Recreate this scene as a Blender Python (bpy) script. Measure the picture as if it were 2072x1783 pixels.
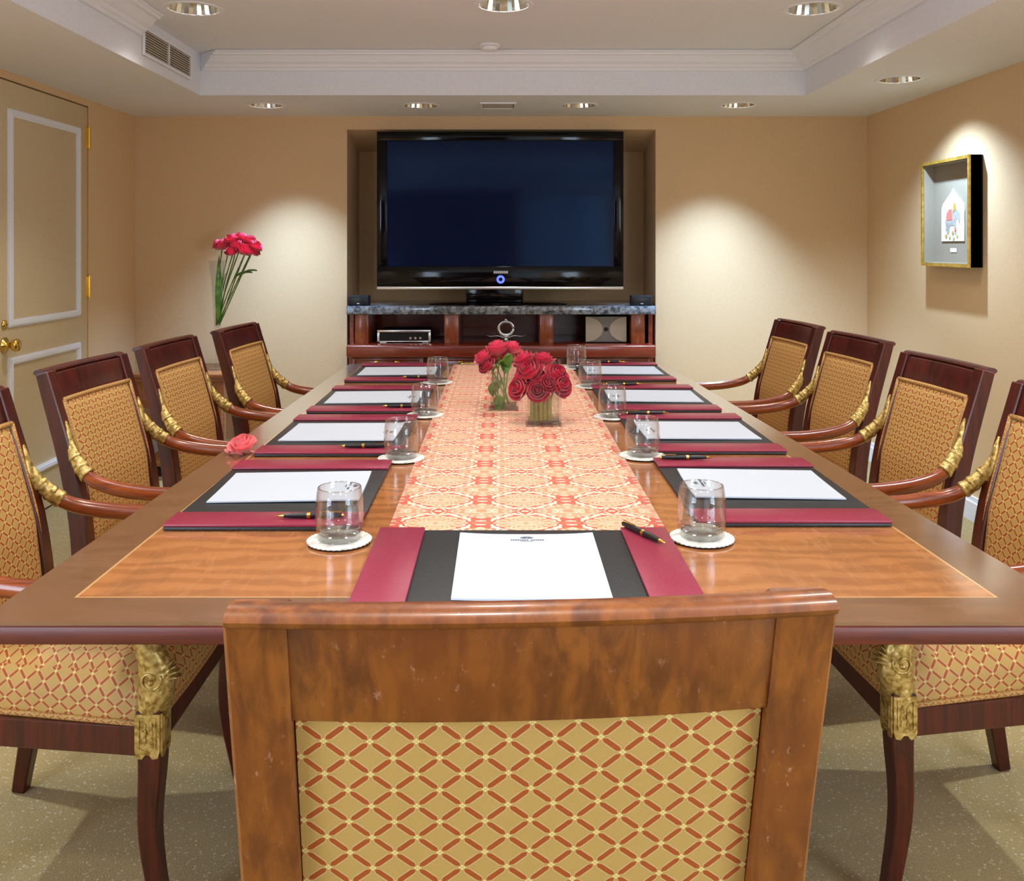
import bpy, bmesh, math, random
from mathutils import Vector, Matrix
random.seed(7)
for o in list(bpy.data.objects): bpy.data.objects.remove(o, do_unlink=True)
scn = bpy.context.scene
col = scn.collection
PI = math.pi

# ------------------------------------------------------------------ camera
F, CX, YH, CAMH = 1885.0, 1014.0, 497.0, 1.309      # focal length (px), vanishing point (px), eye height (m)
cam_d = bpy.data.cameras.new('camera'); cam = bpy.data.objects.new('camera', cam_d); col.objects.link(cam)
cam.location = (0, 0, CAMH); cam.rotation_euler = (PI/2, 0, 0)
cam_d.sensor_fit = 'HORIZONTAL'; cam_d.sensor_width = 36; cam_d.lens = F*36/2072
cam_d.shift_x = (1036-CX)/2072; cam_d.shift_y = -(891.5-YH)/2072
cam_d.clip_start = 0.05
scn.camera = cam

# ------------------------------------------------------------------ world, lights, exposure
w = bpy.data.worlds.new('world'); scn.world = w; w.use_nodes = True
w.node_tree.nodes['Background'].inputs[0].default_value = (0.9, 0.95, 1, 1)
w.node_tree.nodes['Background'].inputs[1].default_value = 0.3
scn.view_settings.view_transform = 'Standard'; scn.view_settings.look = 'None'
scn.view_settings.gamma = 1; scn.view_settings.use_curve_mapping = False
scn.view_settings.exposure = 0.5
scn.cycles.max_bounces = 16; scn.cycles.transmission_bounces = 16; scn.cycles.glossy_bounces = 6; scn.cycles.diffuse_bounces = 6
WARM = (1.0, 0.95, 0.885); COOL = (0.70, 0.85, 1.0)
ROOM_W, SPOT_W, FILL_W = 30.0, 90.0, 42.0

# the room (metres): x across, y away from the camera, z up
XW = 2.252; YB = 5.73; YR = -1.7; ZS = 2.105; ZC = 2.325      # side walls, back wall, rear wall, soffit, raised ceiling
CFX0, CFX1, CFY0, CFY1 = -1.593, 1.610, -0.9, 4.93             # coffer opening
TZ = 0.749                                                     # table top

def spot(name, loc, power, colour, size_deg, blend, tilt=(0, 0), radius=0.06):
    d = bpy.data.lights.new(name, 'SPOT'); o = bpy.data.objects.new(name, d); col.objects.link(o)
    d.energy = power; d.color = colour; d.spot_size = math.radians(size_deg); d.spot_blend = blend
    d.shadow_soft_size = radius
    o.location = loc; o.rotation_euler = (math.radians(tilt[0]), math.radians(tilt[1]), 0)
    return o
def area(name, loc, rot, sx, sy, power, colour):
    d = bpy.data.lights.new(name, 'AREA'); o = bpy.data.objects.new(name, d); col.objects.link(o)
    d.shape = 'RECTANGLE'; d.size = sx; d.size_y = sy; d.energy = power; d.color = colour
    o.location = loc; o.rotation_euler = rot
    return o
# fill light added behind the camera, set in unseen windows of both side walls
WY0, WY1, WZ0, WZ1 = -1.45, 0.25, 0.55, 2.0
area('window_daylight', (XW-0.03, (WY0+WY1)/2, (WZ0+WZ1)/2), (0, PI/2, 0), WZ1-WZ0, WY1-WY0, FILL_W, COOL)
area('window_daylight', (-XW+0.03, (WY0+WY1)/2, (WZ0+WZ1)/2), (0, -PI/2, 0), WZ1-WZ0, WY1-WY0, FILL_W, COOL)

# ------------------------------------------------------------------ node helpers
class E:
    """tiny expression wrapper around shader math nodes"""
    def __init__(s, nt, sock): s.nt, s.s = nt, sock
    def _op(s, op, *a, clamp=False):
        n = s.nt.nodes.new('ShaderNodeMath'); n.operation = op; n.use_clamp = clamp
        for i, x in enumerate((s,)+a):
            if isinstance(x, E): s.nt.links.new(x.s, n.inputs[i])
            else: n.inputs[i].default_value = x
        return E(s.nt, n.outputs[0])
    def __add__(s, o): return s._op('ADD', o)
    def __sub__(s, o): return s._op('SUBTRACT', o)
    def __mul__(s, o): return s._op('MULTIPLY', o)
    def __truediv__(s, o): return s._op('DIVIDE', o)
    def lt(s, o): return s._op('LESS_THAN', o)
    def gt(s, o): return s._op('GREATER_THAN', o)
    def abs(s): return s._op('ABSOLUTE')
    def fr(s): return s._op('FRACT')
    def mx(s, o): return s._op('MAXIMUM', o)
    def mn(s, o): return s._op('MINIMUM', o)
    def cos(s): return s._op('COSINE')
    def sstep(s, a, b):
        n = s.nt.nodes.new('ShaderNodeMapRange'); n.interpolation_type = 'SMOOTHSTEP'
        s.nt.links.new(s.s, n.inputs[0]); n.inputs[1].default_value = a; n.inputs[2].default_value = b
        return E(s.nt, n.outputs[0])

def newmat(name):
    m = bpy.data.materials.new(name); m.use_nodes = True
    nt = m.node_tree; b = nt.nodes['Principled BSDF']
    return m, nt, b
def sset(b, **k):
    names = dict(rough='Roughness', metal='Metallic', coat='Coat Weight', coatr='Coat Roughness', trans='Transmission Weight',
                 ior='IOR', spec='Specular IOR Level', sheen='Sheen Weight', alpha='Alpha')
    for a, v in k.items(): b.inputs[names[a]].default_value = v
def plain(name, c, **k):
    m, nt, b = newmat(name); b.inputs['Base Color'].default_value = (*c, 1); sset(b, **k); return m
def mixc(nt, fac, a, b):
    n = nt.nodes.new('ShaderNodeMix'); n.data_type = 'RGBA'
    if isinstance(fac, E): nt.links.new(fac.s, n.inputs[0])
    else: n.inputs[0].default_value = fac
    for i, c in ((6, a), (7, b)):
        if isinstance(c, tuple): n.inputs[i].default_value = (*c, 1)
        else: nt.links.new(c, n.inputs[i])
    return n.outputs[2]
def coords(nt, kind='Object', scale=(1, 1, 1), rot=(0, 0, 0)):
    t = nt.nodes.new('ShaderNodeTexCoord'); mp = nt.nodes.new('ShaderNodeMapping')
    mp.inputs['Scale'].default_value = scale; mp.inputs['Rotation'].default_value = rot
    nt.links.new(t.outputs[kind], mp.inputs[0]); return mp.outputs[0]
def noise(nt, vec, scale, detail=4, rough=0.5, dist=0):
    n = nt.nodes.new('ShaderNodeTexNoise'); n.inputs['Scale'].default_value = scale; n.inputs['Detail'].default_value = detail
    n.inputs['Roughness'].default_value = rough; n.inputs['Distortion'].default_value = dist
    nt.links.new(vec, n.inputs['Vector']); return E(nt, n.outputs[0])
def voro(nt, vec, scale, feature='F1'):
    n = nt.nodes.new('ShaderNodeTexVoronoi'); n.feature = feature; n.inputs['Scale'].default_value = scale
    nt.links.new(vec, n.inputs['Vector']); return E(nt, n.outputs['Distance'])
def bump(nt, b, h, strength=0.3, dist=0.01):
    n = nt.nodes.new('ShaderNodeBump'); n.inputs['Strength'].default_value = strength; n.inputs['Distance'].default_value = dist
    nt.links.new(h.s, n.inputs['Height']); nt.links.new(n.outputs[0], b.inputs['Normal'])
def noisy(name, c1, c2, scale, vscale=(1, 1, 1), lo=0.35, hi=0.65, bumpk=0, detail=5, dist=0, **k):
    m, nt, b = newmat(name); v = coords(nt, 'Object', vscale)
    n = noise(nt, v, scale, detail, 0.55, dist)
    nt.links.new(mixc(nt, n.sstep(lo, hi), c1, c2), b.inputs['Base Color']); sset(b, **k)
    if bumpk: bump(nt, b, n, bumpk, 0.004)
    return m

# ------------------------------------------------------------------ materials
M = {}
M['wall'] = noisy('wall_paint', (0.66, 0.455, 0.25), (0.695, 0.485, 0.275), 140, bumpk=0.05, rough=0.75)
M['door'] = noisy('door_paint', (0.61, 0.475, 0.285), (0.64, 0.50, 0.30), 60, rough=0.5)
M['ceiling'] = noisy('ceiling_paint', (0.745, 0.755, 0.80), (0.775, 0.785, 0.83), 80, rough=0.85)
M['white'] = plain('white_trim', (0.80, 0.81, 0.855), rough=0.45)
M['chrome'] = plain('chrome', (0.82, 0.82, 0.80), metal=1, rough=0.12)
M['reflector'] = plain('ribbed_reflector', (0.62, 0.60, 0.52), metal=1, rough=0.18)
M['brass'] = plain('brass', (0.78, 0.52, 0.12), metal=1, rough=0.22)
M['black'] = plain('black_plastic', (0.008, 0.008, 0.01), rough=0.3)
M['matt_black'] = plain('matt_black', (0.006, 0.006, 0.007), rough=0.7)
M['tvblack'] = plain('gloss_black', (0.002, 0.002, 0.003), rough=0.08, spec=0.25)
M['screen'] = plain('tv_glass', (0.007, 0.012, 0.046), rough=0.07, spec=0.24)
M['screen'].node_tree.nodes['Principled BSDF'].inputs['Specular Tint'].default_value = (0.35, 0.60, 1.0, 1)
M['silver'] = plain('silver', (0.75, 0.76, 0.78), metal=1, rough=0.25)
M['paper'] = plain('paper', (0.50, 0.545, 0.63), rough=0.7)
M['ink'] = plain('grey_ink', (0.10, 0.12, 0.16), rough=0.8)
def thin_glass(name, tint, ior, base=0.05, rough=0.02):
    m, nt, b = newmat(name); nt.nodes.remove(b); out = nt.nodes['Material Output']
    fr_ = nt.nodes.new('ShaderNodeLayerWeight'); fr_.inputs['Blend'].default_value = 0.5; ff = E(nt, fr_.outputs['Facing']); ff = ff*ff; ff = ff*ior+base
    tr = nt.nodes.new('ShaderNodeBsdfTransparent'); tr.inputs[0].default_value = (*tint, 1)
    gl = nt.nodes.new('ShaderNodeBsdfGlossy'); gl.inputs['Roughness'].default_value = rough
    mx = nt.nodes.new('ShaderNodeMixShader')
    for a, b_ in ((ff.s, mx.inputs[0]), (tr.outputs[0], mx.inputs[1]), (gl.outputs[0], mx.inputs[2]), (mx.outputs[0], out.inputs[0])): nt.links.new(a, b_)
    return m
M['glass'] = thin_glass('clear_glass', (0.955, 0.962, 0.96), 0.55)
M['glass_base'] = thin_glass('thick_glass', (0.86, 0.875, 0.87), 0.6, 0.22, 0.05)
M['water'] = thin_glass('water', (0.94, 0.97, 0.90), 0.25)
M['doily'] = noisy('coaster_paper', (0.55, 0.53, 0.48), (0.85, 0.84, 0.80), 60, rough=0.6)
M['stem'] = noisy('stem_green', (0.06, 0.16, 0.02), (0.16, 0.30, 0.05), 30, rough=0.5)
M['leaf'] = noisy('leaf_green', (0.05, 0.20, 0.02), (0.14, 0.36, 0.05), 20, rough=0.45)
M['leather'] = noisy('black_leather', (0.014, 0.015, 0.017), (0.024, 0.025, 0.028), 220, bumpk=0.15, rough=0.45)
M['burgundy'] = noisy('burgundy_leather', (0.235, 0.016, 0.045), (0.285, 0.022, 0.058), 220, bumpk=0.12, rough=0.36)
M['beige_grille'] = noisy('speaker_cloth', (0.45, 0.40, 0.30), (0.52, 0.46, 0.36), 400, rough=0.9)
M['mat_linen'] = noisy('grey_linen', (0.27, 0.225, 0.165), (0.31, 0.26, 0.195), 300, rough=0.9)

def emis(name, c, s):
    m, nt, b = newmat(name); b.inputs['Base Color'].default_value = (*c, 1)
    b.inputs['Emission Color'].default_value = (*c, 1); b.inputs['Emission Strength'].default_value = s; return m
M['lamp'] = emis('lamp_glow', (1, 0.93, 0.80), 6.0)
M['led'] = emis('blue_led', (0.05, 0.08, 1.0), 2.5)
M['daylight'] = emis('window_sheer', (0.62, 0.8, 1.0), 1.6)  # glow of the added panes, part of the fill light

def wood(name, c1, c2, c3, grain=(26, 26, 2.2), rough=0.25, coat=0.5, scale=1.6, dist=1.2, wear=None):
    m, nt, b = newmat(name); v = coords(nt, 'Object', grain)
    n = noise(nt, v, scale, 7, 0.6, dist)
    v2 = coords(nt, 'Object', (3, 3, 3)); n2 = noise(nt, v2, 2.0, 3)
    c = mixc(nt, n.sstep(0.32, 0.68), c1, c2)
    c = mixc(nt, n2.sstep(0.42, 0.75), c, c3)
    if wear:
        v3 = coords(nt, 'Object', (120, 120, 60)); n3 = noise(nt, v3, 1.0, 6, 0.7)
        c = mixc(nt, n3.sstep(0.60, 0.72)*n2.sstep(0.35, 0.7)*0.75, c, wear)
    nt.links.new(c, b.inputs['Base Color']); sset(b, rough=rough, coat=coat, coatr=0.12)
    bump(nt, b, n, 0.08, 0.002)
    return m
M['mahog'] = wood('dark_mahogany', (0.030, 0.003, 0.0012), (0.092, 0.008, 0.0025), (0.060, 0.0065, 0.002), rough=0.36, coat=0.12)
M['arm'] = wood('arm_mahogany', (0.13, 0.020, 0.004), (0.33, 0.066, 0.010), (0.20, 0.036, 0.006), grain=(26, 2.5, 26), rough=0.25, coat=0.5)
M['amber'] = wood('worn_amber_wood', (0.10, 0.022, 0.003), (0.26, 0.072, 0.007), (0.17, 0.038, 0.004), grain=(30, 30, 6), dist=0.4, rough=0.36, coat=0.2, wear=(0.50, 0.26, 0.16))  # lighter copy of chair wood, front light painted into its colour, plus wear specks
M['cherry'] = wood('cherry_cabinet', (0.16, 0.018, 0.008), (0.26, 0.035, 0.014), (0.20, 0.025, 0.010), grain=(3, 26, 26), rough=0.25, coat=0.6)
M['cherry_post'] = wood('cherry_post', (0.22, 0.042, 0.010), (0.34, 0.080, 0.018), (0.26, 0.055, 0.012), rough=0.3, coat=0.5)
M['console'] = wood('console_wood', (0.24, 0.075, 0.02), (0.36, 0.13, 0.04), (0.29, 0.095, 0.03), grain=(3, 26, 26), rough=0.3, coat=0.4)
M['border'] = wood('table_border_wood', (0.17, 0.078, 0.036), (0.23, 0.108, 0.052), (0.20, 0.09, 0.042), grain=(4, 20, 20), rough=0.14, coat=0.9)
M['edge'] = wood('table_edge_wood', (0.07, 0.008, 0.004), (0.125, 0.016, 0.006), (0.09, 0.011, 0.005), grain=(2, 30, 30), rough=0.45, coat=0.05)
M['panelling'] = wood('rear_panelling', (0.05, 0.012, 0.006), (0.09, 0.022, 0.010), (0.06, 0.014, 0.007), rough=0.4, coat=0.2)

# crotch mahogany of the table field
m, nt, b = newmat('flame_mahogany'); M['field'] = m
v = coords(nt, 'Object', (1, 1, 1))
n0 = noise(nt, coords(nt, 'Object', (2.2, 1.1, 1)), 1.6, 5, 0.6, 1.6)
wv = nt.nodes.new('ShaderNodeTexWave'); wv.wave_type = 'RINGS'; wv.inputs['Scale'].default_value = 2.4
wv.inputs['Distortion'].default_value = 9.0; wv.inputs['Detail'].default_value = 4; wv.inputs['Detail Scale'].default_value = 1.3
nt.links.new(coords(nt, 'Object', (1.5, 2.6, 1)), wv.inputs['Vector'])
n1 = noise(nt, coords(nt, 'Object', (30, 7, 1)), 2.0, 6, 0.65, 0.5)
c = mixc(nt, E(nt, wv.outputs['Fac']).sstep(0.15, 0.9)*0.6, (0.48, 0.185, 0.060), (0.31, 0.105, 0.032))
c = mixc(nt, n0.sstep(0.45, 0.72)*0.55, c, (0.23, 0.09, 0.036))
c = mixc(nt, n1.sstep(0.5, 0.75)*0.35, c, (0.60, 0.30, 0.13))
nt.links.new(c, b.inputs['Base Color']); sset(b, rough=0.16, coat=0.8, coatr=0.06)
M['string'] = plain('light_inlay', (0.62, 0.36, 0.16), rough=0.2, coat=0.8)

# gilt carving
m, nt, b = newmat('gilt'); M['gilt'] = m
v = coords(nt, 'Object', (1, 1, 1)); n = noise(nt, v, 90, 4); vo = voro(nt, v, 85, 'SMOOTH_F1')
nt.links.new(mixc(nt, n.sstep(0.3, 0.62), (0.27, 0.155, 0.025), (0.62, 0.44, 0.15)), b.inputs['Base Color'])
sset(b, metal=0.55, rough=0.36); bump(nt, b, vo, 0.55, 0.006)

# lattice upholstery, coordinates are metres in the UV map
def lattice(name, pw, ph):
    m, nt, b = newmat(name)
    t = nt.nodes.new('ShaderNodeUVMap'); sp = nt.nodes.new('ShaderNodeSeparateXYZ'); nt.links.new(t.outputs[0], sp.inputs[0])
    u = E(nt, sp.outputs[0])*(1/pw); vv = E(nt, sp.outputs[1])*(1/ph)
    a = u+vv; bb = u-vv
    fa = ((a+100.5).fr()-0.5).abs(); fb = ((bb+100.5).fr()-0.5).abs()
    def dash(p, q, k): return p.lt(q.sstep(0.06, 0.24)*k)
    rust = dash(fa, fb, 0.098).mx(dash(fb, fa, 0.098))
    rim = dash(fa, fb, 0.135).mx(dash(fb, fa, 0.135))
    knot = fa.lt(0.10)*fb.lt(0.10)
    dot = (fa-0.05).abs().lt(0.028)*(fb-0.05).abs().lt(0.028)
    nz = noise(nt, coords(nt, 'UV', (1, 1, 1)), 900, 2)
    c = mixc(nt, nz, (0.40, 0.235, 0.056), (0.49, 0.300, 0.086))
    c = mixc(nt, rim*0.5, c, (0.66, 0.46, 0.26))
    c = mixc(nt, rust, c, (0.33, 0.060, 0.004))
    c = mixc(nt, knot, c, (0.58, 0.40, 0.105))
    c = mixc(nt, dot, c, (0.72, 0.58, 0.30))
    nt.links.new(c, b.inputs['Base Color']); sset(b, rough=0.62, sheen=0.0)
    bump(nt, b, rust*0.6+nz*0.2, 0.25, 0.002)
    return m
M['fabric'] = lattice('lattice_fabric', 0.0385, 0.0315)
M['piping'] = lattice('lattice_piping', 0.030, 0.012)

# damask table runner
m, nt, b = newmat('damask_runner'); M['runner'] = m
t = nt.nodes.new('ShaderNodeUVMap'); sp = nt.nodes.new('ShaderNodeSeparateXYZ'); nt.links.new(t.outputs[0], sp.inputs[0])
uu = E(nt, sp.outputs[0]); vv = E(nt, sp.outputs[1])
PU, PV = 0.182, 0.17
mu = ((uu*(1/PU)+50.0).fr()-0.5).abs(); mv = vv*(1/PV)
cu = (uu*(2*PI/PU)).cos(); cv = (vv*(2*PI/PV)).cos()
cb = nt.nodes.new('ShaderNodeCombineXYZ'); nt.links.new((mu*PU).s, cb.inputs[0]); nt.links.new((((mv+50.0).fr()-0.5).abs()*PV).s, cb.inputs[1])
blob = noise(nt, cb.outputs[0], 30, 1.0, 0.5, 0.8)
scroll = (blob*6.0).fr(); band = scroll.gt(0.52); vein = (scroll-0.25).abs().lt(0.07)
og = (cu+cv).abs(); lat = og.lt(0.62)
c = mixc(nt, band*0.9, (0.76, 0.54, 0.37), (0.60, 0.20, 0.065))
c = mixc(nt, vein*0.7, c, (0.60, 0.15, 0.035))
c = mixc(nt, lat*scroll.gt(0.42), c, (0.60, 0.062, 0.010))
c = mixc(nt, lat*scroll.lt(0.42), c, (0.84, 0.62, 0.44))
nt.links.new(c, b.inputs['Base Color']); sset(b, rough=0.5, sheen=0.2); bump(nt, b, blob, 0.15, 0.002)

# flecked carpet
m, nt, b = newmat('flecked_carpet'); M['carpet'] = m
v = coords(nt, 'Object', (1, 1, 1))
fl = voro(nt, coords(nt, 'Object', (1, 1.0, 1), (0, 0, 0.6)), 75); nz = noise(nt, v, 260, 3); big = noise(nt, v, 14, 3)
c = mixc(nt, nz.sstep(0.35, 0.65), (0.25, 0.165, 0.040), (0.37, 0.262, 0.084))
c = mixc(nt, big.sstep(0.4, 0.7)*0.4, c, (0.29, 0.205, 0.068))
c = mixc(nt, fl.lt(0.24)*nz.gt(0.47)*0.8, c, (0.58, 0.49, 0.34))
nt.links.new(c, b.inputs['Base Color']); sset(b, rough=0.95, sheen=0.3); bump(nt, b, nz, 0.6, 0.006)

# rose petals
def petal(name, c1, c2):
    m, nt, b = newmat(name); v = coords(nt, 'Object', (1, 1, 1)); n = noise(nt, v, 45, 3)
    nt.links.new(mixc(nt, n.sstep(0.35, 0.7), c1, c2), b.inputs['Base Color']); sset(b, rough=0.45, sheen=0.3)
    b.inputs['Subsurface Weight'].default_value = 0.15; b.inputs['Subsurface Radius'].default_value = (0.01, 0.002, 0.002)
    return m
M['petal'] = petal('red_petal', (0.42, 0.002, 0.022), (0.68, 0.014, 0.075))
M['petal_pink'] = petal('rose_pink_petal', (0.55, 0.006, 0.04), (0.85, 0.06, 0.14))
M['petal_pale'] = petal('coral_petal', (0.86, 0.16, 0.18), (0.92, 0.28, 0.28))

# granite counter
m, nt, b = newmat('grey_granite'); M['granite'] = m
v = coords(nt, 'Object', (1, 1, 1)); n = noise(nt, v, 38, 6, 0.7); n2 = voro(nt, v, 120)
c = mixc(nt, n.sstep(0.38, 0.64), (0.045, 0.05, 0.06), (0.30, 0.32, 0.35)); c = mixc(nt, n2.lt(0.2)*0.5, c, (0.16, 0.11, 0.09))
nt.links.new(c, b.inputs['Base Color']); sset(b, rough=0.12, coat=0.4)

# ------------------------------------------------------------------ geometry helpers
def link(name, me, mat, parent=None):
    o = bpy.data.objects.new(name, me); col.objects.link(o)
    if mat: me.materials.append(mat if not isinstance(mat, str) else M[mat])
    if parent: o.parent = parent
    return o
def bm_obj(name, bm, mat, parent=None, smooth=False, uv=False, angle=None):
    bmesh.ops.recalc_face_normals(bm, faces=bm.faces[:])
    me = bpy.data.meshes.new(name)
    if uv:
        ul = bm.loops.layers.uv.verify(); bm.normal_update()
        for f in bm.faces:
            n = f.normal; ax = max(range(3), key=lambda i: abs(n[i]))
            for l in f.loops:
                p = l.vert.co
                l[ul].uv = ((p.y, p.z), (p.x, p.z), (p.x, p.y))[ax]
    if smooth:
        for f in bm.faces: f.smooth = True
        if angle:
            lim = math.radians(angle)
            for e in bm.edges:
                if len(e.link_faces) == 2 and e.calc_face_angle(0) > lim: e.smooth = False
    bm.to_mesh(me); bm.free()
    return link(name, me, mat, parent)
def thing(name, label, cat, loc=(0, 0, 0), rz=0, group=None):
    o = bpy.data.objects.new(name, None); col.objects.link(o); o.location = loc; o.rotation_euler = (0, 0, rz)
    o.empty_display_size = 0.05
    return tag(o, label, cat, group)
def tag(o, label, cat, group=None):
    o['label'] = label; o['category'] = cat
    if group: o['group'] = group
    return o
def struct(o, label=None):
    o['kind'] = 'structure'
    if label: o['label'] = label
    return o
def copy_tree(o, parent=None):
    c = o.copy(); col.objects.link(c); c.parent = parent
    for ch in list(o.children): copy_tree(ch, c)
    return c
def box(bm, x0, x1, y0, y1, z0, z1):
    vs = [bm.verts.new(p) for p in ((x0, y0, z0), (x1, y0, z0), (x1, y1, z0), (x0, y1, z0), (x0, y0, z1), (x1, y0, z1), (x1, y1, z1), (x0, y1, z1))]
    return [bm.faces.new([vs[i] for i in q]) for q in ((0, 3, 2, 1), (4, 5, 6, 7), (0, 1, 5, 4), (1, 2, 6, 5), (2, 3, 7, 6), (3, 0, 4, 7))]
def bevel(bm, w, seg=2):
    bmesh.ops.bevel(bm, geom=bm.edges[:], offset=w, segments=seg, affect='EDGES', profile=0.5)
def mbox(name, mat, parent, x0, x1, y0, y1, z0, z1, bev=0, uv=False, seg=2):
    bm = bmesh.new(); box(bm, min(x0, x1), max(x0, x1), min(y0, y1), max(y0, y1), min(z0, z1), max(z0, z1))
    if bev: bevel(bm, bev, seg)
    return bm_obj(name, bm, mat, parent, smooth=bool(bev), uv=uv, angle=40)
def cyl(bm, c, r, z0, z1, n=24, r2=None, cap=True):
    r2 = r if r2 is None else r2
    a = [bm.verts.new((c[0]+r*math.cos(2*PI*i/n), c[1]+r*math.sin(2*PI*i/n), z0)) for i in range(n)]
    b = [bm.verts.new((c[0]+r2*math.cos(2*PI*i/n), c[1]+r2*math.sin(2*PI*i/n), z1)) for i in range(n)]
    for i in range(n): bm.faces.new((a[i], a[(i+1) % n], b[(i+1) % n], b[i]))
    if cap: bm.faces.new(a[::-1]); bm.faces.new(b)
def lathe(bm, prof, n=32, c=(0, 0, 0), close=False):
    rings = []
    for r, z in prof:
        if r < 1e-5: rings.append([bm.verts.new((c[0], c[1], c[2]+z))])
        else: rings.append([bm.verts.new((c[0]+r*math.cos(2*PI*i/n), c[1]+r*math.sin(2*PI*i/n), c[2]+z)) for i in range(n)])
    pairs = list(zip(rings, rings[1:])) + ([(rings[-1], rings[0])] if close else [])
    for A, B in pairs:
        for i in range(n):
            j = (i+1) % n
            if len(A) == 1 and len(B) == 1: continue
            if len(A) == 1: bm.faces.new((A[0], B[j], B[i]))
            elif len(B) == 1: bm.faces.new((A[i], A[j], B[0]))
            else: bm.faces.new((A[i], A[j], B[j], B[i]))
def crom(pts, per=6):
    P = [Vector(p) for p in pts]; out = []
    Q = [P[0]*2-P[1]] + P + [P[-1]*2-P[-2]]
    for i in range(1, len(Q)-2):
        for k in range(per):
            t = k/per; a, b_, c_, d = Q[i-1], Q[i], Q[i+1], Q[i+2]
            out.append(0.5*((2*b_)+(c_-a)*t+(2*a-5*b_+4*c_-d)*t*t+(3*b_-a-3*c_+d)*t**3))
    out.append(P[-1]); return out
def lerp_list(vals, n):
    out = []
    for i in range(n):
        t = i/(n-1)*(len(vals)-1); k = min(int(t), len(vals)-2); f = t-k
        a, b_ = vals[k], vals[k+1]
        out.append(tuple(x*(1-f)+y*f for x, y in zip(a, b_)) if isinstance(a, tuple) else a*(1-f)+b_*f)
    return out
def sweep(bm, path, sizes, ref=(1, 0, 0), n=4, square=True):
    """sweep a rectangle (square) or ellipse along path; sizes = half extents along ref and across it"""
    ref = Vector(ref); rings = []
    for i, p in enumerate(path):
        t = (path[min(i+1, len(path)-1)]-path[max(i-1, 0)]).normalized()
        s = (ref-t*ref.dot(t)).normalized(); u = t.cross(s)
        a, b_ = sizes[i]
        if square: offs = [(a, b_), (-a, b_), (-a, -b_), (a, -b_)]
        else: offs = [(a*math.cos(2*PI*k/n), b_*math.sin(2*PI*k/n)) for k in range(n)]
        rings.append([bm.verts.new(p+s*x+u*y) for x, y in offs])
    k = len(rings[0])
    for A, B in zip(rings, rings[1:]):
        for i in range(k): bm.faces.new((A[i], A[(i+1) % k], B[(i+1) % k], B[i]))
    bm.faces.new(rings[0][::-1]); bm.faces.new(rings[-1])
def prism(bm, poly, z0, z1, M4=None):
    a = [bm.verts.new((x, y, z0)) for x, y in poly]; b_ = [bm.verts.new((x, y, z1)) for x, y in poly]
    n = len(poly)
    for i in range(n): bm.faces.new((a[i], a[(i+1) % n], b_[(i+1) % n], b_[i]))
    bm.faces.new(a[::-1]); bm.faces.new(b_)
    if M4 is not None: bmesh.ops.transform(bm, matrix=M4, verts=a+b_)
def at(px, py, z):
    """pixel on a level surface of height z -> (x, y)"""
    d = F*(CAMH-z)/(py-YH); return ((px-CX)*d/F, d)

# ------------------------------------------------------------------ room shell
bm = bmesh.new(); box(bm, -XW-0.1, XW+0.1, YR-0.1, YB+0.9, -0.1, 0)
struct(bm_obj('floor', bm, 'carpet'), 'flecked golden beige carpet')
NX0, NX1, NZ, NYB = -0.948, 0.950, 2.023, 6.22           # tv niche
bm = bmesh.new()
box(bm, -XW-0.1, NX0, YB, YB+0.6, 0, 2.5); box(bm, NX1, XW+0.1, YB, YB+0.6, 0, 2.5)
box(bm, NX0, NX1, NYB, YB+0.6, 0, 2.5)
vs = [bm.verts.new(p) for p in ((NX0, YB, NZ), (NX1, YB, NZ), (NX1, YB, 2.5), (NX0, YB, 2.5), (NX0, NYB, 1.935), (NX1, NYB, 1.935), (NX1, NYB, 2.5), (NX0, NYB, 2.5))]
for q in ((0, 1, 2, 3), (0, 4, 5, 1), (4, 7, 6, 5), (3, 2, 6, 7), (0, 3, 7, 4), (1, 5, 6, 2)): bm.faces.new([vs[i] for i in q])
struct(bm_obj('wall_back', bm, 'wall'), 'beige wall with a recessed television niche')
def open_wall(bm, x0, x1, yend):  # side wall with an opening for the added windows
    box(bm, x0, x1, YR-0.1, WY0, 0, 2.5); box(bm, x0, x1, WY1, yend, 0, 2.5); box(bm, x0, x1, WY0, WY1, 0, WZ0); box(bm, x0, x1, WY0, WY1, WZ1, 2.5)
bm = bmesh.new(); open_wall(bm, XW, XW+0.1, YB); struct(bm_obj('wall_right', bm, 'wall'))
DY0, DY1, DZ = 4.135, 5.075, 2.068
bm = bmesh.new(); open_wall(bm, -XW-0.1, -XW, DY0); box(bm, -XW-0.1, -XW, DY1, YB, 0, 2.5); box(bm, -XW-0.1, -XW, DY0, DY1, DZ, 2.5)
box(bm, -XW-0.2, -XW-0.1, DY0-0.1, DY1+0.1, 0, DZ+0.1)
struct(bm_obj('wall_left', bm, 'wall'))
bm = bmesh.new(); box(bm, -XW-0.1, XW+0.1, YR-0.1, YR, 0, 2.5); struct(bm_obj('wall_rear', bm, 'wall'))
for k, sx in ((1, 1), (2, -1)):  # unseen windows, added to carry the fill light
    wn = bpy.data.objects.new('window_%d' % k, None); col.objects.link(wn); struct(wn)
    mbox('pane', 'daylight', wn, sx*(XW+0.06), sx*(XW+0.08), WY0, WY1, WZ0, WZ1)
    for y in (WY0, (WY0+WY1)/2-0.03, WY1-0.06): mbox('window_frame', 'white', wn, sx*(XW+0.02), sx*(XW+0.055), y, y+0.06, WZ0, WZ1)
    for z in (WZ0, WZ1-0.06):
        for y in (WY0+0.06, (WY0+WY1)/2+0.03): mbox('window_frame', 'white', wn, sx*(XW+0.02), sx*(XW+0.055), y, (WY0+WY1)/2-0.03 if y < (WY0+WY1)/2 else WY1-0.06, z, z+0.06)
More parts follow.
